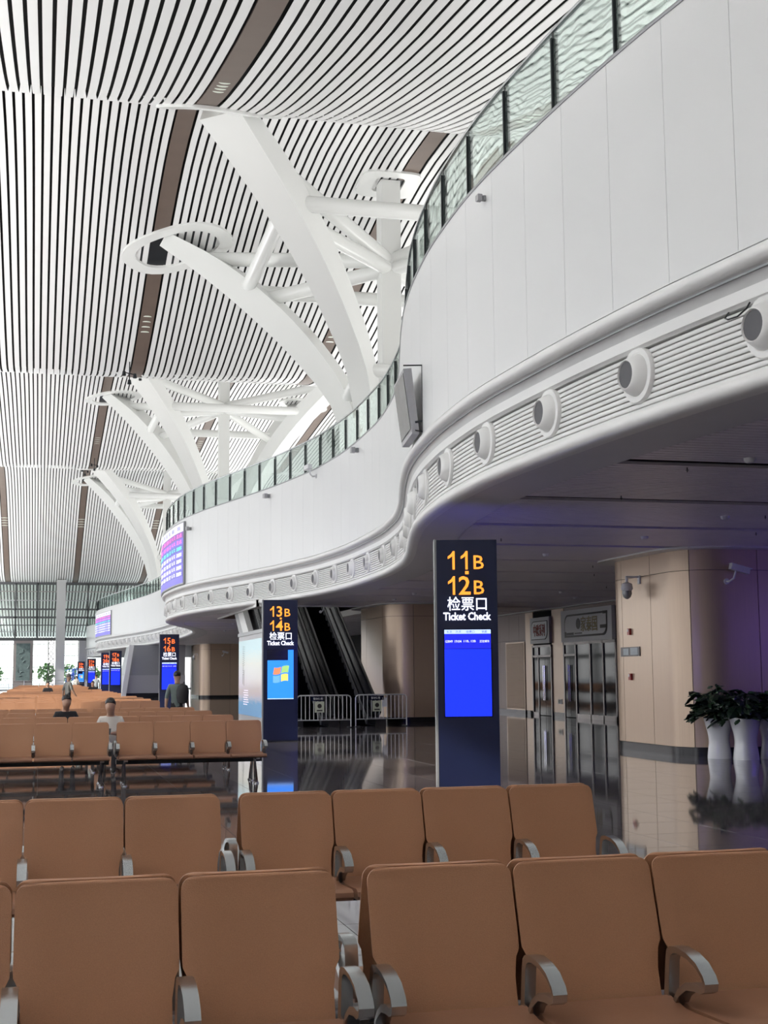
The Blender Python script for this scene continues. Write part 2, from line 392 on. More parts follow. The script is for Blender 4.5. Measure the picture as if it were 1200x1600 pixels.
for q in cells[300:]:
    x, y = q[2], q[1]
    b.add([(x-.497,y-.497,0),(x+.497,y-.497,0),(x+.497,y+.497,0),(x-.497,y+.497,0)], [(0,1,2,3)])
for j in range(-12, 2):
    b.add([(-14,j,0),(32,j,0),(32,j+.994,0),(-14,j+.994,0)], [(0,1,2,3)])
tag(b.build('tile', m_floor, floor), kind='stuff')

MZ = 6.9
# upper floor slab following the wave
ys = [-11.9+1.5*i for i in range(128)] + [180]
vs = []; fs = []
for y in ys:
    x0 = wave(y)+.35
    vs += [(x0, y, MZ-.3), (32, y, MZ-.3), (32, y, MZ), (x0, y, MZ)]
for i in range(len(ys)-1):
    if 47.5 < (ys[i]+ys[i+1])/2 < 58: 
        continue
    for j in range(4): fs.append((i*4+j, i*4+(j+1) % 4, i*4+4+(j+1) % 4, i*4+4+j))
b = MB().add(vs, fs)
y0_, y1_ = [y for y in ys if y > 47][0], [y for y in ys if y < 59.5][-1]
struct(b.build('mezzanine_floor', m_lgrey))
b = MB().box(12.6, 32, 46, 60, MZ-.3, MZ); struct(b.build('mezzanine_floor', m_lgrey))
# plain shells
struct(MB().box(32, 32.4, -12, 184, -.012, 26).build('wall_far_right', m_white))
struct(MB().box(-14.5, 32.4, -12.4, -12, -.3, 14).build('wall_back', m_lgrey))
# right wall of the ground floor under the mezzanine
wr = struct(MB().box(19.3, 19.6, -12, 180, -.012, 4.12).build('wall_right', m_black))
tag(wr, 'brown panelled rear wall under the mezzanine')
pm = MB().box(-.02, 0, .006, 1.194, .16, 3.0).box(-.02, 0, .006, 1.194, 3.01, 4.1).mesh('wall_panel', m_core2)
pk = MB().box(-.015, 0, 0, 1.2, -.01, .15).mesh('skirting', m_skirt)
for k in range(-9, 150):
    y = 1.2*k+.2
    if 42.4 < y+.6 < 52.4: continue
    if y > 60 and y < 100: continue
    link('wall_panel', pm, wr, (19.3, y, 0)); link('skirting', pk, wr, (19.3, y, 0))

# ================================================================== BALCONY PARAPET, FASCIA
par = thing('wall_mezzanine', 'curving glossy white balcony wall of tall panels', None, (0, 0, 0)); struct(par)
n = int((S1-S0)/1.08)
for i in range(n):
    a, c = S0+i*1.08, S0+(i+1)*1.08
    y = WP.at(a).y; st = .27 if y < 60 else .54
    b = MB(); WP.sweep(b, a+.003, c-.003, st, rect(-.045, 0, 5.41, 8.14)); b.build('wall_panel', m_white, par, True, 30)
b = MB(); WP.sweep(b, S0, S1, 1.0, rect(-.30, -.05, 5.2, 8.13)); b.build('backing', m_grey, par, True, 30)
b = MB(); WP.sweep(b, S0, S1, .5, [(-.30, 8.13), (.012, 8.13), (.018, 8.15), (.012, 8.17), (-.30, 8.17)]); b.build('coping', m_grey, par, True, 30)

fa = thing('trim_1', 'white moulded fascia with louvres and round air nozzles below the balcony wall', None, (0, 0, 0)); struct(fa)
def arc(cx, cz, r, a0, a1, n): return [(cx+r*math.cos(math.radians(a0+(a1-a0)*i/n)), cz+r*math.sin(math.radians(a0+(a1-a0)*i/n))) for i in range(n+1)]
b = MB(); WP.sweep(b, S0, S1, .33, [(-.2, 5.40), (-.02, 5.405)]+arc(-.03, 5.32, .085, 75, -80, 7)+[(-.06, 5.235), (-.2, 5.235)]); b.build('bullnose', m_mould, fa, True, 50)
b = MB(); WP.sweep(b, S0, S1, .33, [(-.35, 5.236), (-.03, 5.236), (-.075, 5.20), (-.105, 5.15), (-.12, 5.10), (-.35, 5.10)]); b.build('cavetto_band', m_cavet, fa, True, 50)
b = MB(); WP.sweep(b, S0, S1, .33, [(-.35, 5.098), (-.105, 5.098), (-.115, 4.985), (-.14, 4.975), (-.155, 4.955), (-.35, 4.95)]); b.build('flat_band', m_mould, fa, True, 50)
b = MB(); WP.sweep(b, S0, S1, .5, rect(-.35, -.225, 4.30, 4.955)); b.build('louvre_backing', m_black, fa, True)
NS = 10
for i in range(NS):
    z = 4.365+i*.0585
    b = MB(); WP.sweep(b, S0, S1, .4, [(-.24, z), (-.186, z), (-.18, z+.008), (-.18, z+.038), (-.184, z+.0435), (-.24, z+.0435)]); b.build('louvre_slat', m_mould, fa, True, 50)
b = MB(); WP.sweep(b, S0, S1, .33, [(-.35, 4.352), (-.18, 4.352)]+arc(-.19, 4.25, .085, 60, -75, 7)+[(-.22, 4.158), (-.35, 4.156)]); b.build('lower_roll', m_mould, fa, True, 50)
b = MB(); WP.sweep(b, S0, S1, .5, [(-.30, 4.157), (-.30, 4.18), (-1.0, 4.15), (-1.0, 4.125), (-.9, 4.122)]); b.build('soffit_edge', m_soffedge, fa, True, 50)
# air nozzles
def nozzle_meshes():
    ring = MB().lathe([(.20, .03), (.235, .05), (.285, .045), (.30, .02), (.30, -.01), (.20, -.02)], 28, cap=False)
    n = 28; ring.f += [(5*n+k, 5*n+(k+1) % n, (k+1) % n, k) for k in range(28)]; ring.mi += [0]*n
    cone = MB(); pr = [(.225, .035, 0), (.215, .06, .004), (.195, .10, .02), (.165, .14, .045), (.15, .148, .055), (.14, .135, .055), (.135, .08, .05)]
    vs = []; fs = []
    for r, h, o in pr:
        for k in range(n): a = 2*PI*k/n; vs.append((r*math.cos(a)-o, r*math.sin(a)-o*.2, h))
    for i in range(len(pr)-1):
        for k in range(n): fs.append((i*n+k, i*n+(k+1) % n, (i+1)*n+(k+1) % n, (i+1)*n+k))
    cone.add(vs, fs)
    disc = MB().lathe([(.001, .132), (.138, .132), (.138, .08)], 20, c=(-.055, -.011, 0))
    return ring.mesh('air_nozzle', m_mould, True, 35), cone.mesh('nozzle_cone', m_mould, True, 40), disc.mesh('nozzle_opening', m_noz)
NR, NC, ND = nozzle_meshes()
sn = S(12.54); k0 = -int((sn-S0)/2.12); k = k0
while sn+k*2.12 < S1-1:
    t = sn+k*2.12; y = WP.at(t).y; nn = WP.nor(t)
    # local x = away from the camera along the path, local z = outward
    nx = Vector((nn.x, nn.y, 0)); tx_ = Vector((nn.y, -nn.x, 0)); zx = Vector((0, 0, 1))
    R = Matrix((-tx_, zx, nx)).transposed().to_4x4() if False else Matrix((tx_, zx, nx)).transposed().to_4x4()
    R.translation = Vector(WP.pt(t, -.185, 4.70))
    o = link('air_nozzle', NR, fa); o.matrix_local = R
    if y < 175:
        c = link('nozzle_cone', NC, o); d = link('nozzle_opening', ND, o)
        a = random.choice([0, 0, PI, PI*.5]) if 24 < y else PI
        c.rotation_euler = (0, 0, a); d.rotation_euler = (0, 0, a)
    k += 1

cb = MB(); cb.tube([WP.pt(S(10.95), -.17, 4.98), WP.pt(S(10.97), -.12, 4.90), WP.pt(S(10.9), -.10, 4.87), WP.pt(S(10.75), -.09, 4.86), WP.pt(S(10.62), -.09, 4.90), WP.pt(S(10.58), -.1, 4.95)], .008, 6)
tag(cb.build('loose_cable', m_dkmetal), 'short loose dark cable sticking out at the rightmost air nozzle', 'cable')
# ------------------------------------------------------------------ glass balustrade
gb = thing('glass_balustrade', 'glass balustrade with dark steel posts along the curved balcony edge', 'railing', (0, 0, 0))
post = MB().box(-.02, .02, -.03, .03, 0, 1.08).box(-.012, .012, -.06, -.03, .05, 1.0).mesh('post', m_dkmetal)
t = S(12.71) - 1.52*int((S(12.71)-S0)/1.52)
rail = MB(); WP.sweep(rail, S0, S1, .5, [(-.15, 9.225), (-.105, 9.225), (-.10, 9.245), (-.105, 9.262), (-.15, 9.262), (-.155, 9.245)]); rail.build('top_rail', m_alu, gb, True)
while t+1.52 < S1:
    nn = WP.nor(t); ang = math.atan2(nn.y, nn.x) + PI/2
    link('post', post, gb, WP.pt(t, -.15, 8.15), (0, 0, ang))
    b = MB(); y = WP.at(t).y; WP.sweep(b, t+.03, t+1.49, 1.46, rect(-.131, -.121, 8.19, 9.22)); b.build('glass_pane', m_glass, gb)
    t += 1.52

# ================================================================== SOFFIT
b = MB()
for i in range(len(ys)-1):
    if not 47.5 < (ys[i]+ys[i+1])/2 < 58: b.add([(wave(ys[i])+.35, ys[i], 4.3), (32, ys[i], 4.3), (32, ys[i+1], 4.3), (wave(ys[i+1])+.35, ys[i+1], 4.3)], [(0,1,2,3)])
sof = struct(b.build('ceiling_soffit', m_black))
tag(sof, 'dark grey slatted ceiling underneath the mezzanine')
PANEL = 3.33; Y0 = 14.5-PANEL*8
near = MB(); npart = 0
def xs_at(y): return max(wave(y-.1), wave(y+.1), wave(y))+1.0*math.sqrt(1+((wave(y+.2)-wave(y-.2))/.4)**2)
y = Y0
while y < 178:
    # one panel bay between two dark joints
    step = .15 if y < 60 else .30
    b = MB(); q = y+.2
    while q+step*.9 < y+PANEL:
        segs = [(xs_at(q+.07), 19.3)]
        if 47.4 < q < 58.2: segs = [(12.4, 19.3)] if xs_at(q) > 6.9 else [(xs_at(q), 7.4), (12.4, 19.3)]
        for xa, xb in segs:
            if xb > xa: b.box(xa, xb, q, q+step*.80, 4.13, 4.17)
        q += step
    o = b.build('slat', m_soffit, sof); tag(o, kind='stuff')
    y += PANEL
# small fixtures on the soffit
sm = MB().lathe([(.001, -.06), (.05, -.055), (.07, -.03), (.075, 0)], 12).mesh('smoke_detector', m_cam, True)
fix = [(7.1, 14.0), (9.2, 16.6), (9.7, 19.4), (9.8, 22.6), (9.3, 26.3), (8.9, 31.0), (9.6, 35.2), (10.2, 39.8), (10.4, 43.0), (8.0, 64), (9.4, 68), (8.9, 74), (11.0, 78), (14.5, 38.5), (16.2, 41.5)]
for x, y in fix:
    o = link('smoke_detector', sm, None, (x+.9, y, 4.13)); tag(o, 'small white dome detector on the dark grey soffit', 'detector', 'dome detectors on the soffit')
spr = MB().lathe([(.008, 0), (.008, -.03), (.02, -.034), (.02, -.038), (.006, -.04), (.006, -.06)], 8).mesh('sprinkler', m_dkmetal)
for x, y in [(7.6, 14.8), (7.9, 17.4), (12.4, 21.6), (11.2, 19.2), (8.2, 23.4), (12.4, 29), (13.5, 31.5), (10.7, 33.5), (15.8, 36)]:
    o = link('sprinkler', spr, None, (x, y, 4.13)); tag(o, 'tiny dark sprinkler head under the soffit', 'sprinkler', 'sprinklers under the soffit')

# ================================================================== PANELLED CORES
def rounded(x0, x1, y0, y1, r, n=8):
    pts = [(x1, y0)]
    pts += [(x0+r+r*math.cos(math.radians(270-a)), y0+r+r*math.sin(math.radians(270-a))) for a in [90*i_/n for i_ in range(n+1)]]
    pts += [(x0+r+r*math.cos(math.radians(180-90*i/n)), y1-r+r*math.sin(math.radians(180-90*i/n))) for i in range(n+1)]
    pts += [(x1, y1)]
    return Path(pts[::-1])           # outward normal on the left of travel handled by sign below
def core(name, label, x0, x1, y0, y1, r, mm, joints, zt=4.1):
    p = rounded(x0, x1, y0, y1, r)
    # travel runs from (x1,y1) round the left side to (x1,y0); normal (-dy,dx) then points inwards
    c = thing(name, label, 'core wall', (0, 0, 0)); c['kind'] = 'structure'
    b = MB(); p.sweep(b, 0, p.len, .3, rect(.03, .2, 0, zt+.02)); b.build('core_backing', m_black, c)
    MB().box(x1-.03, x1, y0, y1, 0, zt).build('wall_panel', mm, c)
    js = [p.len-j for j in joints if j < p.len]; js = sorted(js+[0, p.len])
    for a, e_ in zip(js, js[1:]):
        if e_-a < .05: continue
        for z0, z1 in ((.17, zt-.42), (zt-.41, zt)):
            b = MB(); p.sweep(b, a+.008, e_-.008, .16, rect(0, .03, z0, z1)); b.build('wall_panel', mm, c, True, 30)
    b = MB(); p.sweep(b, 0, p.len, .16, rect(-.005, .03, 0, .16)); b.build('skirting', m_skirt, c, True, 30)
    b = MB(); p.sweep(b, 0, p.len, .16, rect(-.38, .03, zt, zt+.035)); b.build('ceiling_trim', m_trimw, c, True, 30)
    return c
core('wall_core', 'beige and brown panelled service core with rounded corner by the planters', 12.4, 19.3, 24.4, 28.4, .8, m_core,
     [.95, 2.4, 3.85, 5.3, 6.75, 8.16, 9.6])
core('wall_core', 'brown panelled service core behind the crowd barriers', 11.75, 15.6, 45.5, 50.5, .9, m_core, [.1, 1.5, 2.95, 4.36, 6.8])
core('wall_core', 'distant brown panelled service core seen left of the lake poster', 11.9, 15.4, 104, 111, .8, m_core, [1.2, 2.7, 3.96, 6])

# ================================================================== SHOP FRONTS (on the right wall, facing -X)
def shop_local(b): # local x = along the wall as seen (left to right = -Y), y = depth (front is -y), z up
    return b
def shop(name, label, ya, yb):
    t = thing(name, label, 'shop front', (19.3, ya, 0), -PI/2); return t
# rotation -90deg: local +x -> -Y, local -y (front) -> -X
def sign(parent, x0, x1, z0, z1, mm, face):
    b = MB().box(x0, x1, -.16, -.02, z0, z1); s_ = b.build('sign_board', mm, parent)
    w_, h_ = x1-x0, z1-z0; cx, cz = (x0+x1)/2, (z0+z1)/2; r = h_*.28; iw, ih = w_*.42, h_*.36
    def outline(k):
        iw_, ih_ = iw*k, ih if k == 1 else ih-(iw-iw*k)
        pts = []
        for i in range(7): a = math.radians(180-90*i/6); pts.append((cx-iw_+r+r*math.cos(a), cz+ih_-r+r*math.sin(a)))
        pts.append((cx+iw_, cz+ih_))
        for i in range(7): a = math.radians(0-90*i/6); pts.append((cx+iw_-r+r*math.cos(a), cz-ih_+r+r*math.sin(a)))
        pts.append((cx-iw_, cz-ih_)); return pts
    o1, o2 = outline(1), outline(.965)
    MB().prism(o1, -.175, -.16, 'y').build('sign_frame', m_signk, s_)
    MB().prism(o2, -.182, -.175, 'y').build('sign_face', face, s_)
    return s_
sa = shop('shop_front', 'narrow glass shop front under the small sign with red characters', 52.2, 49.2)
sign(sa, .9, 3.0, 2.82, 3.85, m_signp, m_signw)
b = fit_text('中欧系列', 1.25, .48, .006, .012); b.xf(Matrix.Translation((1.98, -.19, 3.34))); b.build('lettering', m_signr, sa)
b = MB(); b.box(.9, .98, -.1, 0, 0, 2.75).box(1.55, 1.62, -.1, 0, 0, 2.75).box(2.92, 3.0, -.1, 0, 0, 2.75).box(.9, 3.0, -.1, 0, 2.68, 2.76).box(.9, 3.0, -.1, 0, 2.28, 2.36).box(.9, 1.6, -.1, 0, 0, .12); b.build('frame', m_frame, sa)
MB().box(.98, 1.55, -.06, -.03, .12, 2.68).build('glass_pane', m_shopglass, sa)
MB().box(1.62, 2.92, -.06, -.03, 2.36, 2.68).build('glass_pane', m_shopglass, sa)
def sdoor(par, x0, x1, z1=2.28):
    for a, c, hx in ((x0, (x0+x1)/2-.005, (x0+x1)/2-.07), ((x0+x1)/2+.005, x1, (x0+x1)/2+.07)):
        d = MB().box(a+.01, c, -.075, -.045, .02, z1-.02).build('door', m_shopglass, par)
        MB().tube([(hx, -.13, .6), (hx, -.13, 1.95)], .018, 8).tube([(hx, -.13, .7), (hx, -.07, .7)], .012, 6).tube([(hx, -.13, 1.85), (hx, -.07, 1.85)], .012, 6).build('handle', m_chrome, d, True)
sdoor(sa, 1.62, 2.92)
MB().box(0, .88, -.03, 0, .16, 4.1).build('wall_panel', m_core, sa)
pier = MB().box(3.0, 4.25, -.05, 0, .16, 4.1).build('wall_panel', m_core, sa); MB().box(3.0, 4.25, -.055, 0, -.01, .16).build('skirting', m_skirt, sa)
b = MB().box(3.55, 3.95, -.07, -.05, .48, .66); b.build('exit_sign', m_signw, sa)
MB().box(3.60, 3.74, -.075, -.07, .51, .63).box(3.78, 3.84, -.075, -.07, .51, .63).build('exit_symbol', m_leaf2, sa)
sb = shop('shop_front', 'wide glass shop front under the long sign with bronze characters', 47.95, 42.6)
sign(sb, 0, 4.7, 2.80, 3.98, m_signp, m_signp)
for tx_, x, z, w_, h_, mm in (('家泰国', 2.75, 3.42, 1.5, .55, m_signy),):
    b = fit_text(tx_, w_, h_, .006, .012); b.xf(Matrix.Translation((x, -.19, z))); b.build('lettering', mm, sb)
MB().lathe([(.0, 0), (.2, 0), (.2, .01)], 20).xf(Matrix.Translation((1.75, -.183, 3.45)) @ Matrix.Rotation(PI/2, 4, 'X')).build('sign_emblem', m_signk, sb)
for x0, x1, z0, z1 in ((.45, .58, 3.02, 3.18), (.62, 1.3, 3.05, 3.14), (1.4, 2.1, 3.08, 3.12), (3.75, 4.35, 3.22, 3.34), (4.0, 4.4, 3.72, 3.82)):
    MB().box(x0, x1, -.19, -.182, z0, z1).build('sign_lettering_bar', m_signk, sb)
b = MB()
for x in (0, 1.15, 2.5, 3.65, 4.75): b.box(x, x+.09, -.1, 0, 0, 2.8)
b.box(0, 4.84, -.1, 0, 2.7, 2.8).box(0, 1.2, -.1, 0, 2.28, 2.36).box(1.2, 4.84, -.1, 0, 0, .16); b.build('frame', m_frame, sb)
for x0, x1, z0 in ((.09, 1.15, 2.36), (1.24, 2.5, .16), (2.59, 3.65, .16), (3.74, 4.75, .16)): MB().box(x0, x1, -.06, -.03, z0, 2.7).build('glass_pane', m_shopglass, sb)
sdoor(sb, .09, 1.15)
MB().box(4.84, 5.9, -.03, 0, .0, 4.1).build('wall_panel', m_core2, sb); MB().box(0, 4.84, -.03, 0, 3.98, 4.1).build('fascia_panel', m_core2, sb)
# louvred panel
lv = thing('louvre_panel', 'beige louvred vent panel left of the shop fronts', 'vent', (19.28, 54.6, 0), -PI/2)
MB().box(0, 2.3, -.03, 0, .16, 2.95).build('frame', m_core, lv)
ls = MB().prism([(-.06, 0), (-.03, .035), (-.03, .028), (-.06, -.008)], .1, 2.2, 'x').mesh('louvre_slat', m_core)
for k in range(48): link('louvre_slat', ls, lv, (0, 0, .22+k*.056))
MB().box(0, 2.3, -.035, 0, -.01, .16).build('skirting', m_skirt, lv)
st = Path([(18.95, 30), (18.95, 58)]); b = MB(); st.sweep(b, 0, 28, 28, rect(0, -.35, 4.1, 4.135)); struct(b.build('trim_2', m_trimw))
# fittings on the near core
for z, lab in ((2.53, 'upper small red alarm box on the beige core wall'), (1.56, 'lower small red alarm box on the beige core wall')):
    t = thing('alarm_box', lab, 'alarm', (12.4, 27.05, z), -PI/2)
    MB().box(-.055, .055, -.05, 0, -.07, .07).build('case', m_redbox, t); MB().box(-.045, .0, -.055, -.05, .0, .06).build('button', m_cam, t)
t = thing('sign_plate', 'dark sign plate with two grey printed emblems between the red alarms', 'sign', (12.4, 27.05, 2.10), -PI/2)
MB().box(-.48, .48, -.02, 0, -.10, .10).build('plate', m_plate, t); MB().box(-.34, -.06, -.024, -.02, -.07, .07).box(.02, .40, -.024, -.02, -.07, .08).build('print', m_smudge, t)
def dome_cam(loc, rz, label):
    t = thing('dome_camera', label, 'camera', loc, rz)
    MB().box(-.05, .05, -.03, 0, -.09, .09).box(-.02, .02, -.32, 0, .04, .08).build('bracket', m_cam, t)
    MB().lathe([(.03, .06), (.03, -.05), (.11, -.09), (.13, -.2), (.10, -.24)], 16, c=(0, -.30, 0)).build('housing', m_cam, t, True)
    MB().lathe([(.10, -.24), (.105, -.30), (.08, -.37), (.03, -.41), (.001, -.415)], 16, c=(0, -.30, 0)).build('dome', m_grey, t, True)
def bullet_cam(loc, rz, label, s=1., aim=.25):
    t = thing('bullet_camera', label, 'camera', loc, rz); t.scale = (s, s, s)
    MB().lathe([(.06, 0), (.06, -.03)], 12).xf(Matrix.Rotation(-PI/2, 4, 'X')).tube([(0, -.02, 0), (0, -.12, -.01), (.06, -.2, .05), (.10, -.22, .2)], .022, 8).build('arm', m_cam, t, True)
    b = MB().box(-.08, .33, -.06, .06, -.05, .06).box(-.09, .37, -.07, .07, .06, .075); b.xf(Matrix.Translation((.06, -.22, .26)) @ Matrix.Rotation(aim, 4, 'Y')); h = b.build('housing', m_cam, t)
    b = MB().lathe([(.001, 0), (.045, 0), (.05, -.02)], 12); b.xf(Matrix.Translation((.06, -.22, .26)) @ Matrix.Rotation(aim, 4, 'Y') @ Matrix.Translation((.335, 0, 0)) @ Matrix.Rotation(PI/2, 4, 'Y')); b.build('lens', m_scrblack, h)
dome_cam((12.4, 26.5, 3.62), -PI/2, 'white dome camera on bracket at the beige core wall')
bullet_cam((13.3, 24.4, 3.45), 0, 'white bullet camera on the dark core wall above the planters')
bullet_cam((14.0, 45.5, 3.4), 0, 'small white bullet camera on the brown wall behind the barriers', .9, -.2)
bullet_cam((9.7, 47.3, 3.9), 0, 'white camera hanging in front of the escalator opening', .9)
dome_cam((11.9, 105.5, 3.3), -PI/2, 'white dome camera on the distant brown core')
bullet_cam((13.6, 104, 3.2), 0, 'small camera on the distant brown core front', 1.1)

# ================================================================== KIOSKS
def logo(parent, x, z, s):
    cols = [('red', (.75, .25, .12), -1, 1), ('green', (.35, .6, .2), 1, 1), ('blue', (.15, .4, .85), -1, -1), ('yellow', (.8, .65, .15), 1, -1)]
    for nme, c, i, j in cols:
        mm = mat('logo_'+nme, c, .4, emit=c, es=.8)
        pts_t = []; pts_b = []
        for k in range(7):
            u = (.06+.94*k/6)*i
            wv = lambda zz: zz+.16*math.sin(u*2.4)
            pts_t.append((x+s*(u+.16*(1 if j > 0 else -.0)+.0), z+s*wv(1.0*j))); pts_b.append((x+s*(u-.0), z+s*wv(.08*j)))
        b = MB(); n = 7
        vs = [(p[0], -.164, p[1]) for p in pts_t]+[(p[0], -.164, p[1]) for p in pts_b]
        b.add(vs, [(k, k+1, k+1+n, k+n) for k in range(n-1)]); b.build('screen_emblem', mm, parent)
def one_mb():
    b = MB().prism([(.04, -.36), (.13, -.36), (.13, .36), (.06, .36), (-.02, .24), (-.14, .15), (-.14, .05), (-.03, .11), (.04, .17)], -.006, .006, 'y'); b.size = (.27, .72); return b
def kiosk(a, bb, x, y, rz, label, mm=None, style='blue', scale=1.):
    t = thing('ticket_kiosk', label, 'kiosk', (x, y, 0), rz, 'ticket check kiosks along the hall')
    mm = mm or m_orange
    body = MB().box(-.435, .435, -.15, .15, .0, 3.56).build('body', m_navy, t)
    MB().box(-.46, -.43, -.155, .155, 0, 3.57).build('edge_strip', m_grey, t)
    def row(txt, z, h):
        for ch, xx in zip(txt, (-.215, -.03)):
            b = one_mb() if ch == '1' else text_mb(ch, 1., .006, .012); q = h/b.size[1]; b.v = [(a_*q, -.158+(b_*1 if abs(b_) < .01 else 0), c_*q+z) for a_, b_, c_ in b.v]
            b.v = [(a_+xx, b_, c_) for a_, b_, c_ in b.v]; b.build('lettering', mm, t)
        b = fit_text('B', .145, h*.74, .006, .004); b.xf(Matrix.Translation((.175, -.158, z-h*.11))); b.build('lettering', mm, t)
    row(a, 3.265, .265)
    MB().box(-.02, .03, -.162, -.15, 3.065, 3.11).build('dot', mm, t)
    row(bb, 2.905, .265)
    b = fit_text('检票口', .56, .20, .006, .006); b.xf(Matrix.Translation((.0, -.158, 2.645))); b.build('lettering', m_ltr, t)
    b = fit_text('Ticket Check', .68, .115, .006, .025); b.xf(Matrix.Translation((0, -.158, 2.465))); b.build('lettering', m_ltr, t)
    sc_ = MB().box(-.345, .345, -.158, -.15, 1.04, 2.29).build('screen', m_bezel, t)
    if style == 'blue':
        MB().box(-.33, .33, -.162, -.158, 1.055, 2.00).build('screen_field', m_bluescr, sc_)
        MB().box(-.33, .33, -.162, -.158, 2.005, 2.215).build('screen_field', m_bluescr2, sc_)
        MB().box(-.33, .33, -.162, -.158, 2.217, 2.275).build('screen_header', m_hdr, sc_)
        for tx_, xx, w_ in (('车次', -.26, .08), ('开点', -.13, .08), ('检票口', .04, .12), ('状态', .24, .08)):
            b = fit_text(tx_, w_, .036, .001, .01); b.xf(Matrix.Translation((xx, -.1635, 2.246))); b.build('screen_text', m_scrdark, sc_)
        for tx_, xx, w_ in (('G3049', -.265, .105), ('19:04', -.135, .095), (a+'B, '+bb+'B', .03, .17), ('正在候车', .24, .14)):
            b = fit_text(tx_, w_, .036, .001, .012); b.xf(Matrix.Translation((xx, -.1635, 2.11))); b.build('screen_text', m_scrtext, sc_)
    else:
        MB().box(-.33, .33, -.162, -.158, 1.06, 2.03).build('screen_field', m_desk, sc_)
        MB().box(-.33, .33, -.163, -.158, 1.055, 1.075).build('taskbar', m_hdr, sc_)
        MB().box(.19, .33, -.162, -.158, 2.03, 2.29).build('screen_field', m_desk, sc_)
        MB().box(-.34, .185, -.162, -.158, 2.035, 2.29).build('screen_off', m_scrblack, sc_)
        logo(sc_, .0, 1.68, .19)
    # screen on the back
    MB().box(-.345, .345, .15, .158, 1.04, 2.85).build('rear_screen', m_rear, t)
    MB().box(-.45, .45, -.17, .17, 0, .03).build('base', m_dkmetal, t)
    return t
kiosk('11', '12', 5.92, 18.45, math.radians(-14), 'nearest navy ticket kiosk with orange 11B and 12B')
kiosk('13', '14', 5.92, 34.0, math.radians(-6), 'navy ticket kiosk 13B 14B with four-colour window emblem on screen', style='desk')
kiosk('15', '16', 5.74, 62.5, math.radians(-4), 'navy ticket kiosk 15B 16B beside the man with backpack', m_red)
kiosk('17', '18', 5.42, 102, 0, 'distant navy kiosk reading 17B 18B', m_red)
kiosk('19', '20', 5.15, 110, 0, 'distant navy kiosk 19 20 half hidden by kiosk 17B 18B', m_red)
kiosk('21', '22', 5.25, 145, 0, 'distant navy kiosk reading 21B 22B', m_red)
kiosk('23', '24', 5.0, 173, 0, 'farthest navy kiosk 23B with pale blue screen', m_red, 'desk')

t = thing('assumed_screen', 'large unseen violet screen assumed on the rear wall right of the planters', 'screen', (19.25, 18, 0), -PI/2)  # out of view, assumed source of the violet cast on the core front
MB().box(-3.1, 3.1, -.1, 0, 1.4, 3.5).build('frame', m_bezel, t); MB().box(-3, 3, -.12, -.1, 1.5, 3.4).build('screen', m_violet, t)
# ================================================================== LED BOARDS ON THE WAVE
def led_board(ya, yb, label, z0=5.47, z1=7.95):
    t = thing('led_board', label, 'display board', (0, 0, 0)); a, c = S(ya), S(yb); L_ = c-a; H_ = z1-z0
    def patch(s0, s1, za, zb, n0, n1, mm, name):
        b = MB(); WP.sweep(b, s0, s1, .3, rect(n0, n1, za, zb)); return b.build(name, mm, t, True, 30)
    patch(a-.08, c+.08, z0-.06, z1+.05, .005, .09, m_grey, 'frame')
    patch(a, c, z1-.36, z1, .09, .10, m_ledhdr, 'header_row')
    rh = (H_-.36-.26)/7
    rows = [(m_led3, m_ledpink), (m_led2, m_ledpink), (m_led, m_ledgrn), (m_led2, m_ltr), (m_led, m_ltr), (m_led2, m_ltr), (m_led, m_ltr)]
    def put(txt, sc0, z, w_, h_, mm, name='lettering'):
        b = fit_text(txt, w_, h_, .003, .015)
        b.v = [WP.pt(sc0-x, .106+y*.3, z+zz) for x, y, zz in b.v]; b.build(name, mm, t)
    half = L_/2
    for hh in (0, 1):
        s_l = c-hh*half                        # left edge as read from the hall
        for tx_, u, w_ in (('车次', .07, .09), ('终点', .24, .09), ('开点', .42, .09), ('检票口', .62, .12), ('状态', .86, .10)):
            put(tx_, s_l-u*half, z1-.18, w_*half, .17, m_scrdark)
        for r in range(7):
            zz = z1-.36-rh*(r+.5); mt_, ml = rows[r]
            if hh == 0: patch(a, c, zz-rh/2, zz+rh/2, .09, .10, mt_, 'display_row')
            for tx_, u, w_ in (('G30'+str(41+r+hh*7), .10, .15), ('1'+str(5+r % 4)+':0'+str(4+r % 5), .30, .13), ('1'+str(r+1), .46, .08), ('11, 12', .64, .16), ('正在候车' if r > 1 else '正点', .87, .18)):
                put(tx_, s_l-u*half, zz, w_*half, rh*.62, ml)
    patch(a, c, z0, z0+.26, .09, .10, m_led2, 'footer_row')
    patch(a+half-.02, a+half+.02, z0+.26, z1-.36, .10, .104, m_led2, 'divider')
    return t
led_board(55.5, 66.5, 'long violet LED departure board wrapped round the second balcony bulge')
led_board(126.5, 137.5, 'distant violet LED departure board on the third balcony bulge', 5.55, 7.7)
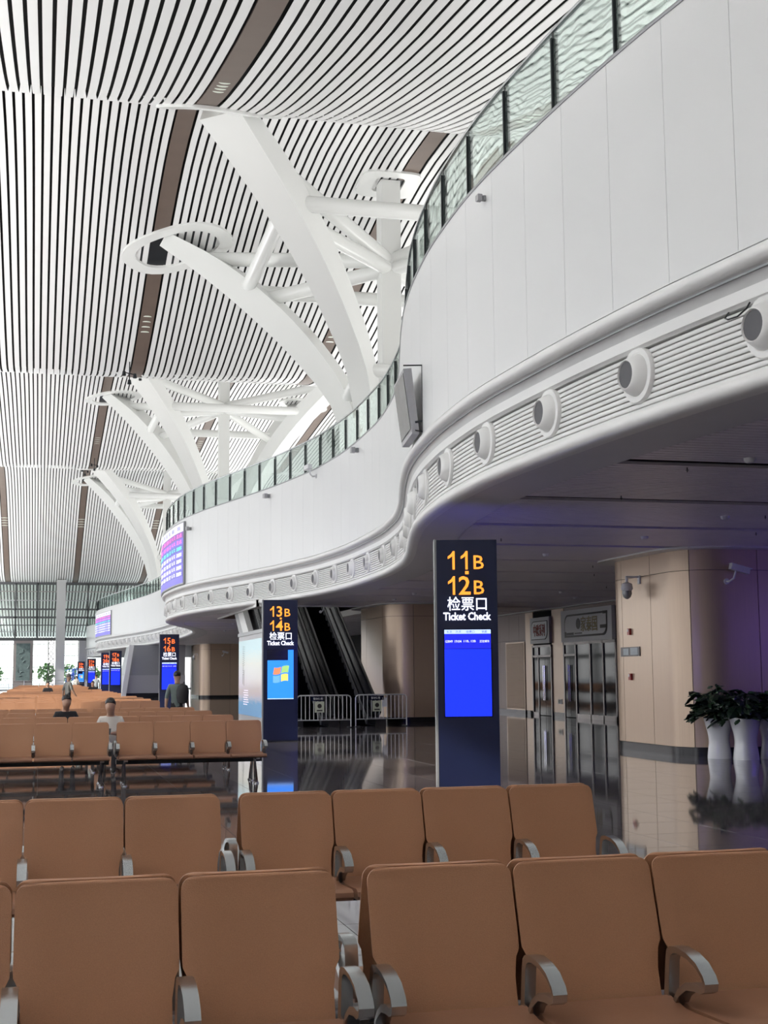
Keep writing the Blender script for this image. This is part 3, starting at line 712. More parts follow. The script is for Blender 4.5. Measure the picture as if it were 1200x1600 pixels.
# slanted display seen edge-on at the first bulge
t = thing('hanging_display', 'grey slanted display seen edge on above the fascia', 'display', (0, 0, 0))
b = MB(); pr = [(.05, 5.42), (.17, 5.42), (.30, 6.46), (.17, 6.47)]
sa_ = S(20.1); WP.sweep(b, sa_, sa_+1.3, 1.3, pr); b.build('housing', m_lgrey, t)
b = MB(); pr = [(.182, 5.5), (.188, 5.5), (.302, 6.40), (.296, 6.40)]; WP.sweep(b, sa_+.05, sa_+1.25, 1.2, pr); b.build('screen', m_scrblack, t)
b = MB(); q = WP.pt(sa_, .0, 5.45); q2 = WP.pt(sa_, .0, 6.52); b.tube([q, q2], .012, 6); b.tube([q2, WP.pt(sa_, .3, 6.51)], .012, 6); b.tube([q, WP.pt(sa_, .12, 5.47)], .012, 6); b.tube([WP.pt(sa_, 0, 5.62), WP.pt(sa_, .12, 5.60)], .02, 6); b.build('bracket', m_dkmetal, t)
# small speaker boxes / cameras on the parapet
def wallbox(y, z, label, s=1.):
    tt = S(y); nn = WP.nor(tt); t = thing('wall_speaker', label, 'speaker', WP.pt(tt, 0, z), math.atan2(nn.y, nn.x)+PI/2); t.scale = (s*.8, s*.8, s*.8)
    MB().box(-.05, .05, -.07, 0, -.06, .06).box(-.02, .02, -.10, -.07, -.05, .05).build('bracket', m_grey, t)
    MB().box(-.08, .08, -.21, -.10, -.075, .075).build('case', m_lgrey, t)
    b = MB()
    for k in range(4): b.box(-.085, -.07, -.215, -.205, -.06+k*.035, -.045+k*.035)
    b.build('grille_dots', m_signk, t)['kind'] = 'stuff'
wallbox(16.2, 7.86, 'small grey wall box high on the nearest white balcony wall', .7)
wallbox(36.0, 7.86, 'small grey wall box right of the bullet camera on balcony wall', 1.3)
wallbox(46.0, 7.86, 'small grey wall box left of the bullet camera on balcony wall', 1.3)
wallbox(54.6, 7.6, 'small grey wall box beside the LED board', 1.3)
tt = S(41.3); nn = WP.nor(tt); bullet_cam(WP.pt(tt, 0, 7.9), math.atan2(nn.y, nn.x)+PI/2, 'grey bullet camera sticking out just under the balustrade', 1.15, PI)

# ================================================================== TREE COLUMNS
def tree(X, Y, dyn, dyf, label, node_z):
    t = thing('tree_column', label, 'column', (X, Y, MZ), 0, 'branching white roof columns')
    L = lambda p: (p[0]-X, p[1]-Y, p[2]-MZ)
    zt = zc(Y)
    MB().box(-.36, .36, -.36, .36, 0, zt-MZ-.02).build('trunk', m_tree, t)
    def collar(cx, cy_, ax, ay, rot, inner=.62, seg=28, sq=2.4):
        b = MB(); vs = []; fs = []
        for k in range(seg):
            a = 2*PI*k/seg; c_, s_ = math.cos(a), math.sin(a)
            ux = math.copysign(abs(c_)**(2/sq), c_); uy = math.copysign(abs(s_)**(2/sq), s_)
            for f, dz in ((1, .02), (1, -.08), (inner, -.08), (inner, .25)):
                x_, y_ = ux*ax*f if f == 1 else ux*(ax-.55), uy*ay*f if f == 1 else uy*(ay-.42)
                xx = cx+x_*math.cos(rot)-y_*math.sin(rot); yy = cy_+x_*math.sin(rot)+y_*math.cos(rot)
                vs.append(L((xx, yy, zc(yy)+dz)))
        for k in range(seg):
            for j in range(4): fs.append((k*4+j, k*4+(j+1) % 4, ((k+1) % seg)*4+(j+1) % 4, ((k+1) % seg)*4+j))
        b.add(vs, fs); b.build('ceiling_collar', m_tree, t, True, 40)
        # dark louvred throat
        b = MB(); pts = []
        for k in range(seg):
            a = 2*PI*k/seg; x_, y_ = math.cos(a)*(ax-.5), math.sin(a)*(ay-.38)
            xx = cx+x_*math.cos(rot)-y_*math.sin(rot); yy = cy_+x_*math.sin(rot)+y_*math.cos(rot); pts.append(L((xx, yy, zc(yy)+.02)))
        b.add(pts, [tuple(range(seg))]); b.build('collar_throat', m_dkmetal, t)
    collar(X, Y, 1.1, 1.0, 0, sq=5)
    frac = pchip([0, .1, .25, .5, .75, 1.0], [0, .37, .56, .76, .895, 1.0])
    fracf = pchip([0, .1, .25, .5, .75, 1.0], [0, .31, .49, .70, .865, 1.0])
    arms = []
    for sxn, dy in ((-1, -dyn), (-1, dyf), (1, -dyn), (1, dyf)):
        tx_, ty_ = X+sxn*7.1, Y+dy; z1 = zc(ty_)+.1; z0 = MZ+.6
        pts = []
        for i in range(17):
            u = i/16; x_ = X+sxn*(.55+(7.1-.55)*u); y_ = Y+math.copysign(.5, dy)+(dy-math.copysign(.5, dy))*u
            pts.append(Vector((x_, y_, z0+(z1-z0)*(.02+.98*(frac if dy < 0 else fracf)(u)) if u > 0 else z0)))
        hd = Vector((sxn*7.1, dy, 0)).normalized(); side = Vector((-hd.y, hd.x, 0))
        vs = []; fs = []
        for i, p in enumerate(pts):
            u = i/16; wd = (.36+.36*u)*(1 if dy < 0 else 1.3); dp = .62+.40*math.sin(PI*min(1, u*1.0))
            d = (pts[min(i+1, 16)]-pts[max(i-1, 0)]).normalized(); nrm = side.cross(d).normalized()
            if nrm.z < 0: nrm = -nrm
            for a_, c_ in ((-1,-1),(1,-1),(1,1),(-1,1)): vs.append(L(p+side*(a_*wd)+nrm*(c_*dp*.5 if i < 16 else c_*dp*.5)))
        for i in range(16):
            for j in range(4): fs.append((i*4+j, i*4+(j+1) % 4, i*4+4+(j+1) % 4, i*4+4+j))
        fs += [(0,1,2,3), (64,65,66,67)]
        MB().add(vs, fs).build('branch', m_tree, t, True, 40)
        collar(tx_, ty_, 2.35, 1.45, math.atan2(hd.y, hd.x))
        arms.append(pts)
    N = Vector((X, Y, node_z)); 
    at_ = lambda A, u: A[min(16, int(round(u*16)))]
    def tb(p, q, r=.27): MB().tube([L(p), L(q)], r, 14).build('tie_tube', m_tree, t, True)
    for A in arms:
        tb(at_(A, .90), N+Vector((0, 0, .3))); tb(at_(A, .58), N)
    a1, a2, a3, a4 = arms
    for p, q in ((a1, a2), (a3, a4), (a1, a3), (a2, a4)): tb(at_(p, .60), at_(q, .60))
    for p, q in ((a1, a2), (a1, a3), (a2, a4)): tb(at_(p, .10), at_(q, .10), .24)
    return t
tree(12.0, 46.0, 7.6, 6.0, 'nearest white tree column with curved branches reaching the slatted ceiling', 16.3)
tree(11.9, 91.0, 9.0, 8.0, 'second white tree column, beyond the nearest one', 19.8)
tree(11.9, 134.0, 8.0, 8.0, 'farthest white tree column, just above the LED board', 19.4)
# little spotlight clusters hanging at the ceiling dips
for x, y, g in ((3.75, 62.5, 'second'), (5.4, 79.5, 'second'), (4.2, 118, 'farthest'), (3.7, 128, 'farthest')):
    z = zc(y); t = thing('spotlight_cluster', 'small dark spotlight cluster '+('just above' if y in (62.5, 118) else 'left of the top of')+' the '+g+' tree column', 'spotlight', (x, y, z), 0, 'spotlights under the ceiling dips')
    MB().tube([(0, 0, .05), (0, 0, -.9)], .03, 6).tube([(-.25, 0, -.5), (.25, 0, -.6)], .025, 6).build('bracket', m_dkmetal, t)
    for sx_, zz in ((-.25, -.55), (.25, -.65), (0, -.95)):
        MB().lathe([(.07, .1), (.1, -.1), (.06, -.12)], 10, c=(sx_, 0, zz)).build('spot_head', m_dkmetal, t, True)

# ================================================================== ESCALATORS, BARRIERS, POSTER
TAN = math.tan(math.radians(30)); EY = 44.2
def esc(xc, label):
    t = thing('escalator', label, 'escalator', (xc, EY, 0), 0, 'escalators rising through the soffit opening')
    rise = MZ; LY = rise/TAN; y1 = LY
    for i in (-1, 1):
        x0 = i*.62
        b = MB().prism([(-1.4, 0), (-1.4, .25), (-.2, .25), (y1, rise+.30), (y1+1.2, rise+.30), (y1+1.2, rise-.3), (y1+.2, rise-.9), (1.4, -.01)], x0-.20*(i > 0)-.14*(i < 0), x0+.20*(i < 0)+.14*(i > 0), 'x'); b.build('deck', m_esc, t)
        b = MB().prism([(-1.0, .25), (-1.15, .6), (-1.0, .9), (-.3, .96), (y1, rise+.98), (y1+.6, rise+.98), (y1+.6, rise+.3), (y1, rise+.30), (-.2, .25)], x0-.012, x0+.012, 'x'); b.build('balustrade_glass', m_scrblack, t)
        b = MB().tube([(x0, -.9, .3), (x0, -1.15, .42), (x0, -1.2, .65), (x0, -1.05, .9), (x0, -.3, 1.0), (x0, y1, rise+1.02), (x0, y1+.6, rise+1.02)], .042, 8); b.build('handrail', m_escr, t, True)
        xi = x0-i*.22
        b = MB().prism([(-.2, .27), (y1, rise+.32), (y1, rise+.05), (-.2, .0)], xi-.015, xi+.015, 'x'); b.build('skirt_panel', m_grey, t)
        b = MB().prism([(-.3, .262), (y1, rise+.325), (y1, rise+.30), (-.3, .24)], x0-.17, x0-.05, 'x'); b.build('deck_trim', m_alu, t)
    b = MB()
    k = 0
    while k*.4 < y1: b.box(-.40, .40, k*.4, k*.4+.42, k*.4*TAN-.1, k*.4*TAN+.235); k += 1
    b.box(-.4, .4, -1.4, 0, .0, .015)
    st_ = b.build('steps', m_step, t); st_['kind'] = 'stuff'
esc(10.18, 'right of the two dark escalators behind the crowd barriers')
esc(8.62, 'left dark escalator, partly hidden by kiosk 13B')
t = thing('escalator_cladding', 'white slanted side cladding left of the escalators', 'cladding', (7.62, EY, 0))
MB().prism([(5.4, 3.0), (13.9, 7.8), (13.9, 7.05), (6.8, 3.0)], -.1, .1, 'x').build('panel', m_trimw, t)
MB().prism([(1.4, .0), (5.2, 2.95), (6.8, 3.0), (13.9, 7.05), (13.9, 6.6), (3.0, 0)], -.08, .12, 'x').build('lower_panel', m_grey, t)
for x0, x1, y0, y1 in ((7.4, 12.4, 47.35, 47.45), (7.4, 7.5, 47.35, 58.2), (12.3, 12.4, 47.35, 58.2)):
    struct(MB().box(x0, x1, y0, y1, 4.08, 4.32).build('trim_3', m_trimw))
struct(MB().box(7.4, 12.4, 58.2, 58.3, 4.1, 6.9).build('wall_stairwell', m_core2))
# lake poster light box
t = thing('poster_light_box', 'tall lake sunset poster light box beside the escalators', 'poster', (7.12, 49.2, .1), -PI/2)
MB().box(0, 6.0, -.08, .28, -.1, 2.95).build('housing', m_lgrey, t)
MB().box(.12, 5.88, -.10, -.08, .18, 2.78).build('poster', m_poster, t)
b = MB()
for k in range(14): b.box(1.15+.05*random.random(), 1.27, -.104, -.10, 2.55-k*.075, 2.59-k*.075)
for k in range(9): b.box(1.5, 1.56, -.104, -.10, 2.55-k*.08, 2.58-k*.08)
b.box(1.42, 1.46, -.104, -.10, 1.2, 1.75).box(1.15, 1.18, -.104, -.10, 1.25, 1.6); b.build('lettering', m_signk, t)
b = MB()
for k in range(7): b.box(1.5-.2*random.random(), 2.4+.5*random.random()-k*.05, -.103, -.10, 1.02-k*.08, 1.05-k*.08)
b.build('sun_glints', m_ledhdr, t)
MB().box(0, 6.0, -.12, -.06, 2.95, 3.07).build('top_trim', m_grey, t)

def barrier(x, y, rz, label, second):
    t = thing('crowd_barrier', label, 'barrier', (x, y, 0), rz, 'crowd barriers in front of the escalators')
    w_ = 1.72
    pts = [(-w_/2, 0, .08), (-w_/2, 0, .92), (-w_/2+.03, 0, .98), (-w_/2+.1, 0, 1.01), (w_/2-.1, 0, 1.01), (w_/2-.03, 0, .98), (w_/2, 0, .92), (w_/2, 0, .02)]
    MB().tube([(-w_/2, 0, .02)]+pts[1:], .02, 8).tube([(-w_/2, 0, .24), (w_/2, 0, .24)], .016, 8).build('frame', m_steel, t, True)
    bar = MB().tube([(0, 0, .24), (0, 0, 1.0)], .011, 6).mesh('bar', m_steel, True)
    for k in range(1, 13): link('bar', bar, t, (-w_/2+k*w_/13, 0, 0))
    for s_ in (-1, 1):
        MB().box(s_*.8-.03, s_*.8+.03, -.22, .22, 0, .03).build('foot', m_dkmetal, t)
    MB().box(-.42, -.02 if not second else .08, -.03, -.015, .84, .98).build('header_plate', m_bezel, t)
    b = fit_text('暂停使用', .30, .075, .002, .01); b.xf(Matrix.Translation((-.2, -.033, .91))); b.build('lettering', m_cam, t)
    nt_ = MB().box(-.30, .0, -.03, -.015, .48, .82).build('notice', m_paper, t)
    MB().lathe([(.05, 0), (.07, 0), (.07, .004), (.05, .004)], 16, c=(0,0,0)).xf(Matrix.Translation((-.15, -.031, .68)) @ Matrix.Rotation(PI/2, 4, 'X')).build('notice_symbol', m_signk, nt_)
    MB().box(-.24, -.06, -.033, -.03, .52, .56).build('notice_lettering', m_signk, nt_)
    if second: MB().box(.02, .2, -.03, -.018, .62, .92).build('notice', m_cam, t)
barrier(8.72, 42.0, math.radians(-2), 'left chrome crowd barrier with one notice', 0)
barrier(10.68, 42.4, math.radians(4), 'right chrome crowd barrier with two notices', 1)
# grey enclosure far under the mezzanine behind the 17B kiosk
t = thing('stair_enclosure', 'grey stair enclosure with slanted upper part between kiosks 17B and 15B', 'enclosure', (6.6, 108, 0))
MB().box(.0, 4.6, 0, 9, .35, 1.75).build('lower_panel', m_lgrey, t); MB().box(0, 4.6, .05, 9, 0, .35).build('skirting', m_skirt, t)
MB().prism([(0, 1.75), (4.6, 1.75), (4.6, 4.12), (.5, 4.12)], .3, 9, 'y').build('upper_panel', m_grey, t)
MB().obox((-.25, -.3, 0), (.35, -.3, 4.1), .35, .3, (0, 1, 0)).build('slanted_post', m_trimw, t)

# ================================================================== PLANTERS
def planter(x, y, s, label, rz):
    t = thing('planter', label, 'planter', (x, y, 0), rz, 'white planters by the service core')
    prof = []
    for i in range(14):
        u = i/13; r = .205+.018*math.cos(u*PI*1.9+.2)+.05*max(0, u-.4)**1.2*2.0
        prof.append((r, u*.80))
    b = MB(); vs = []; fs = []; n = 24
    inner = [(prof[-1][0]-.03, .80), (prof[-1][0]-.05, .72)]
    for r, z in prof+inner:
        for k in range(n):
            a = 2*PI*k/n; q = 1+.10*abs(math.cos(2*a))**3; dz = .035*math.sin(a+1)*(z/.8)**6
            vs.append((r*q*math.cos(a), r*q*math.sin(a), z+dz))
    m_ = len(prof)+2
    for i in range(m_-1):
        for k in range(n): fs.append((i*n+k, i*n+(k+1) % n, (i+1)*n+(k+1) % n, (i+1)*n+k))
    fs.append(tuple(range(n)))
    b.add(vs, fs); b.build('pot', m_pot, t, True, 50)
    MB().lathe([(.001, .71), (.25, .71), (.25, .70)], 20).build('soil', m_soil, t)
    return t
def leaf_mesh(w_, l_, mm):
    vs = []; n = 7
    for i in range(n):
        u = i/(n-1); ww = w_*math.sin(PI*min(.98, u*.85+.12))**.8*(1-.0*u) if i < n-1 else 0
        if i % 2 and i < n-1: ww *= .72
        z = -.35*l_*u*u; vs += [(-ww, u*l_, z-.02), (0, u*l_, z), (ww, u*l_, z-.02)]
    fs = []
    for i in range(n-1):
        a = i*3; fs += [(a, a+1, a+4, a+3), (a+1, a+2, a+5, a+4)]
    vs += [(x, y, z-.003) for x, y, z in vs]; o = n*3; fs += [tuple(q+o for q in f[::-1]) for f in list(fs)]
    return MB().add(vs, fs).mesh('leaf', mm)
LM = [leaf_mesh(.085, .20, m_leaf), leaf_mesh(.06, .16, m_leaf), leaf_mesh(.055, .14, m_leaf2), leaf_mesh(.11, .24, m_leaf)]
def plant(x, y, z, label, n, rad, h, seed):
    random.seed(seed)
    t = thing('potted_plant', label, 'plant', (x, y, z), 0, 'dark foliage plants in the white planters')
    b = MB(); tips = []
    for k in range(n):
        a = random.random()*2*PI; r = rad*math.sqrt(random.random()); hh = h*(.15+.85*random.random())*(1-.35*r/rad)
        if random.random() < .28: r = rad*1.05; hh = -.05+.25*random.random()
        tip = (r*math.cos(a), r*math.sin(a), hh); tips.append((tip, a))
        b.tube([(0.03*math.cos(a), .03*math.sin(a), -.03), (tip[0]*.5, tip[1]*.5, hh*.7+.06), tip], .004, 4)
    b.build('stems', m_leaf2, t)
    for tip, a in tips:
        o = link('leaf', random.choice(LM), t, tip, (random.uniform(-.5, .5), random.uniform(-.5, .5), a-PI/2+random.uniform(-.8, .8)))
        s_ = random.uniform(.8, 1.4); o.scale = (s_, s_, s_)
P_ = [(12.72, 23.85, 'white flared planter at the left end of the row'), (12.98, 23.3, 'white flared planter in the middle, in front'), (13.62, 23.45, 'white flared planter cut by the right picture edge'), (14.15, 23.7, 'white flared planter beyond the right picture edge')]
for i, (x, y, lab) in enumerate(P_[:3]): planter(x, y, 1, lab, i)
plant(12.70, 23.85, .81, 'trailing dark foliage in the left white planter', 150, .40, .66, 3)
plant(12.98, 23.3, .81, 'broad-leaved dark plant in the middle white planter', 150, .42, .60, 5)
plant(13.62, 23.45, .81, 'dark plant in the planter at the right picture edge', 140, .38, .60, 9)

# ================================================================== BENCHES
def back_mesh():
    # front-facing backrest, local: top at y=0 z=.95, leans; rounded corners, slightly cupped
    W = .275; vs = []; fs = []; nz, nx = 14, 10
    def yy(u): return -.155*(1-u)**1.15 - .012*math.sin(PI*u)     # u 0 bottom 1 top
    def hw(u):
        z = .40+.55*u; w_ = W
        if z < .66: w_ = W-.026*min(1, (.66-z)/.05)
        r = .045; d = .95-z
        if d < r: w_ = W-r+math.sqrt(max(0, r*r-(r-d)**2))
        return w_
    us = [0, .15, .3, .42, .47, .5, .56, .7, .82, .90, .935, .96, .98, .993, 1.0]
    for side in (0, 1):
        for u in us:
            for i in range(nx+1):
                f = i/nx*2-1; x = f*hw(u); y = yy(u)+.014*(f*f)*(-1)+.010
                y += (.016 if side else -.010)*(1 if 0 < i < nx and u < 1 else .25)
                vs.append((x, y, .40+.55*u))
    n1 = len(us)*(nx+1)
    for s_ in (0, 1):
        for j in range(len(us)-1):
            for i in range(nx):
                a = s_*n1+j*(nx+1)+i; fs.append((a, a+1, a+nx+2, a+nx+1))
    for j in range(len(us)-1):
        for i in (0, nx):
            a = j*(nx+1)+i; fs.append((a, a+nx+1, a+nx+1+n1, a+n1))
    for i in range(nx):
        for j in (0, len(us)-1):
            a = j*(nx+1)+i; fs.append((a, a+1, a+1+n1, a+n1))
    return MB().add(vs, fs).mesh('backrest', m_seat, True, 55)
def seat_mesh():
    pr = [(-.17, .43), (-.17, .475), (-.30, .455), (-.48, .462), (-.60, .468), (-.635, .455), (-.64, .43), (-.62, .41), (-.5, .405), (-.3, .40)]
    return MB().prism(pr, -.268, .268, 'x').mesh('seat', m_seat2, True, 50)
def arm_mesh():
    out = [(-.150, .45), (-.172, .60), (-.182, .638), (-.205, .655), (-.26, .662), (-.34, .655), (-.41, .635), (-.462, .60), (-.478, .575), (-.47, .548), (-.44, .535), (-.395, .535), (-.33, .525), (-.27, .49), (-.235, .45)]
    inn = [(-.180, .47), (-.195, .60), (-.205, .622), (-.225, .633), (-.26, .638), (-.335, .632), (-.40, .613), (-.44, .588), (-.449, .573), (-.445, .562), (-.43, .558), (-.38, .560), (-.315, .548), (-.25, .51), (-.215, .47)]
    n = len(out); vs = []
    for x in (-.026, .026):
        vs += [(x, a, c) for a, c in out]; vs += [(x*.8, a, c) for a, c in inn]
    fs = []
    for i in range(n-1):
        fs += [(i, i+1, i+1+n, i+n), (2*n+i, 2*n+i+1, 3*n+i+1, 3*n+i), (i, i+1, 2*n+i+1, 2*n+i), (n+i, n+i+1, 3*n+i+1, 3*n+i)]
    fs += [(0, n, 3*n, 2*n), (n-1, 2*n-1, 4*n-1, 3*n-1)]
    return MB().add(vs, fs).mesh('armrest', m_alu, True, 40)
BM, SM, AM = back_mesh(), seat_mesh(), arm_mesh()
legm = MB()
for s_ in (-1, 1):
    legm.obox((0, s_*.10, .38), (0, s_*.36, .03), .035, .035).obox((0, s_*.10, .38), (0, s_*.16, .03), .03, .03)
    legm.lathe([(.035, 0), (.03, .02), (.012, .04)], 10, c=(0, s_*.36, 0)).lathe([(.035, 0), (.03, .02), (.012, .04)], 10, c=(0, s_*.16, 0))
legm.box(-.03, .03, -.5, .5, .375, .405)
LEG = legm.mesh('leg', m_chrome)
PITCH = .56
def beam_mesh(L_): return MB().box(-L_/2, L_/2, -.08, .0, .32, .385).box(-L_/2, L_/2, .06, .14, .32, .385).mesh('beam', m_dkmetal)
def bench(x0, n, y, label, group=None):
    L_ = n*PITCH; xc = x0+L_/2
    t = thing('bench', label, 'bench', (xc, y, 0), 0, group)
    for side in (0, 1):
        rz = PI if side else 0; oy = .05 if side else 0
        for k in range(n):
            x = -L_/2+PITCH*(k+.5)
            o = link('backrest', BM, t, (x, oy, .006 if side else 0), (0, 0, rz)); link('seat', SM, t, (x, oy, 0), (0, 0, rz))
        for k in range(n+1):
            x = -L_/2+PITCH*k; x += .0
            link('armrest', AM, t, (x, oy, 0), (0, 0, rz))
    link('beam', beam_mesh(L_), t)
    for x in (-L_/2+.12, L_/2-.12): link('leg', LEG, t, (x, .03, 0))
    return t
def far_bench_mesh(n):
    b = MB(); L_ = n*PITCH
    for side in (0, 1):
        sg = -1 if side else 1; oy = .05 if side else 0
        for k in range(n):
            x = -L_/2+PITCH*(k+.5)
            b.cur = 0
            b.prism([(oy, .95), (oy-.155*sg, .42), (oy-.125*sg, .42), (oy+.02*sg, .95)], x-.27, x+.27, 'x')
            b.prism([(oy-.17*sg, .43), (oy-.17*sg, .47), (oy-.62*sg, .47), (oy-.62*sg, .41)], x-.268, x+.268, 'x')
        b.cur = 1
        for k in range(n+1):
            x = -L_/2+PITCH*k; b.prism([(oy-.17*sg, .46), (oy-.19*sg, .65), (oy-.4*sg, .64), (oy-.46*sg, .57), (oy-.36*sg, .53)], x-.022, x+.022, 'x')
    b.box(-L_/2, L_/2, -.08, .1, .32, .385)
    for x in (-L_/2+.12, L_/2-.12): b.obox((x, 0, .36), (x, -.33, 0), .04, .04).obox((x, 0, .36), (x, .38, 0), .04, .04)
    return b.mesh('bench', [m_seat, m_alu])
XR, XL = 1.16, 1.05
near_rows = [
 (4.87, 'brown seat bench in the very front row, left of the gap', 'brown seat bench in the very front row, right of the gap'),
 (8.07, 'brown seat bench in the second row, left of the gap', 'brown seat bench in the second row, in front of kiosk 11B'),
 (21.25, 'brown bench left of the gap in the first row past the open floor', 'brown bench right of the gap in the first row past the open floor'),
 (24.4, 'brown bench just behind, left part, in front of the man in black', 'brown bench just behind, on whose left the man in white sits'),
 (27.5, 'brown bench on which the man in black sits', 'brown bench right of the man in black'),
 (30.7, 'shaded brown bench, fourth back from the open floor, left part', 'shaded brown bench directly in front of the man with backpack')]
for i, (y, la, lb) in enumerate(near_rows):
    bench(XL-5*PITCH, 5, y, la); bench(XR, 4, y, lb)
for i, y in enumerate((39.8, 42.9, 46.1, 49.3)):
    nm = ['first', 'second', 'third', 'fourth'][i]
    bench(XL-5*PITCH, 5, y, 'sunlit brown bench in the '+nm+' lit row, left of aisle gap'); bench(XR, 4, y, 'sunlit brown bench in the '+nm+' lit row, right of aisle gap')
FB5, FB4 = far_bench_mesh(5), far_bench_mesh(4)
for y in [59, 62.1, 65.3, 68.5, 77.8, 81, 84.2, 87.3, 97, 100.1, 103.3, 106.4, 115.5, 118.6, 121.8, 125]:
    for x, me in ((XL-2.5*PITCH, FB5), (XR+2*PITCH, FB4)):
        tag(link('bench', me, None, (x, y, 0)), 'small distant brown bench in the far seating rows', 'bench', 'distant benches in the far seating blocks')

# ================================================================== PEOPLE
def person(label, loc, rz, pose, mats, scale=1., hair=None, head_down=0., group=None):
    """joints in metres, facing -Y. mats: skin, top, bottom, shoe"""
    J = {}; R_ = {}; E = []; B = {}
    def j(n, p, r, par=None, part='top'):
        J[n] = Vector(p); R_[n] = r
        if par: E.append((par, n)); B[(par, n)] = part
    sit = pose == 'sit'
    ph = .46 if sit else .93
    j('pelvis', (0, 0, ph+.04), (.15, .11), None)
    lean = .06 if sit else 0
    j('waist', (0, .01-lean*.3, ph+.18), (.135, .095), 'pelvis'); j('chest', (0, .0-lean, ph+.36), (.165, .11), 'waist')
    j('neckb', (0, .01-lean*1.1, ph+.52), (.075, .07), 'chest'); 
    hd = head_down
    j('neck', (0, -lean-.02*hd, ph+.585), (.064, .064), 'neckb', 'skin')
    j('jaw', (0, -lean-.03-.07*hd, ph+.645), (.078, .088), 'neck', 'skin')
    j('skull', (0, -lean-.02-.10*hd, ph+.735), (.100, .115), 'jaw', 'skin')
    j('crown', (0, -lean-.0-.12*hd, ph+.80), (.075, .085), 'skull', 'skin')
    j('nose', (0, -lean-.115-.12*hd, ph+.71-.01*hd), (.012, .012), 'skull', 'skin')
    for s_, n in ((-1, 'r'), (1, 'l')):
        j('ear'+n, (s_*.082, -lean-.01-.10*hd, ph+.715), (.014, .022), 'skull', 'skin')
        j('sh'+n, (s_*.175, .01-lean, ph+.475), (.075, .07), 'chest')
        if sit:
            el = (s_*.25, -.10, ph+.23); wr = (s_*.085, -.36, ph+.24)
        elif pose == 'walk':
            el = (s_*.235, .06*s_+.02, ph+.22); wr = (s_*.25, -.05+.14*s_, ph+.0)
        else:
            el = (s_*.235, .03, ph+.20); wr = (s_*.235, -.06, ph-.04)
        j('el'+n, el, (.056, .056), 'sh'+n); j('wr'+n, wr, (.036, .036), 'el'+n, 'skin')
        d = (J['wr'+n]-J['el'+n]).normalized()
        j('hand'+n, tuple(J['wr'+n]+d*.075), (.036, .020), 'wr'+n, 'skin')
        side = Vector((1, 0, 0)) if sit else Vector((0, 1, 0))
        for q in range(4):
            o = (q-1.5)*.019; base = J['hand'+n]+d*.02+side*o; ln = (.06, .075, .07, .052)[q]
            j('f%d%s' % (q, n), tuple(base+d*ln*.6), (.0085, .0085), 'hand'+n, 'skin'); j('g%d%s' % (q, n), tuple(base+d*ln+Vector((0, 0, -.02))), (.007, .007), 'f%d%s' % (q, n), 'skin')
        j('th'+n, tuple(J['wr'+n]+d*.06+side*(-s_*.045 if sit else -.045)), (.010, .010), 'wr'+n, 'skin')
        j('hip'+n, (s_*.09, 0, ph), (.085, .085), 'pelvis', 'bottom')
        if sit: kn, an, to = (s_*.11, -.44, .50), (s_*.10, -.42, .09), (s_*.10, -.56, .045)
        elif pose == 'walk': kn, an, to = (s_*.10, -.05-.10*s_, .50), (s_*.10, .08-.22*s_+.02, .09), (s_*.10, -.06-.22*s_, .045)
        else: kn, an, to = (s_*.10, -.01, .49), (s_*.10, .03, .09), (s_*.11, -.11, .045)
        j('kn'+n, kn, (.06, .06), 'hip'+n, 'bottom'); j('an'+n, an, (.042, .042), 'kn'+n, 'bottom'); j('to'+n, to, (.04, .032), 'an'+n, 'shoe')
    names = list(J); ix = {k: i for i, k in enumerate(names)}
    me = bpy.data.meshes.new('p'); me.from_pydata([J[k] for k in names], [(ix[a], ix[c]) for a, c in E], [])
    o = bpy.data.objects.new('p', me); C.objects.link(o)
    md = o.modifiers.new('s', 'SKIN'); sv = me.skin_vertices[0].data
    for k in names: sv[ix[k]].radius = R_[k]
    sv[0].use_root = True
    ss = o.modifiers.new('u', 'SUBSURF'); ss.levels = 1; ss.render_levels = 1
    bpy.context.view_layer.update(); dg = bpy.context.evaluated_depsgraph_get()
    m2 = bpy.data.meshes.new_from_object(o.evaluated_get(dg)); m2.name = 'person'
    bpy.data.objects.remove(o); bpy.data.meshes.remove(me)
    for m_ in (m_skin, mats[0], mats[1], m_shoe): m2.materials.append(m_)
    key = {'skin': 0, 'top': 1, 'bottom': 2, 'shoe': 3}
    for p in m2.polygons:
        c = p.center; best = (9, 1)
        for (a, d_), part in B.items():
            A, D_ = J[a], J[d_]; ab = D_-A; u = max(0, min(1, (c-A).dot(ab)/max(1e-6, ab.length_squared)))
            dist = (c-(A+ab*u)).length/(.5+R_[d_][0]*4)
            if dist < best[0]: best = (dist, key[part])
        p.material_index = best[1]; p.use_smooth = True
    ob = link('person', m2, None, loc, (0, 0, rz)); ob.scale = (scale,)*3; tag(ob, label, 'person', group)
    # hair cap
    hc = J['skull']+Vector((0, .018, .025)); b = MB(); n = 16; rows = 8; vs = []; fs = []
    for i in range(rows+1):
        th = PI*.62*i/rows
        for k in range(n):
            a = 2*PI*k/n; front = max(0, -math.sin(a)); t_ = th*(1-.32*front)
            rr = 1+.05*math.sin(5*a+i)
            vs.append((hc.x+.092*rr*math.sin(t_)*math.cos(a), hc.y+.108*rr*math.sin(t_)*math.sin(a), hc.z+.098*rr*math.cos(t_)))
    for i in range(rows):
        for k in range(n): fs.append((i*n+k, i*n+(k+1) % n, (i+1)*n+(k+1) % n, (i+1)*n+k))
    fs.append(tuple(rows*n+k for k in range(n)))
    b.add(vs, fs).build('hair', hair or m_hair, ob, True, 60)
    return ob, J
m_phone = m_scrblack
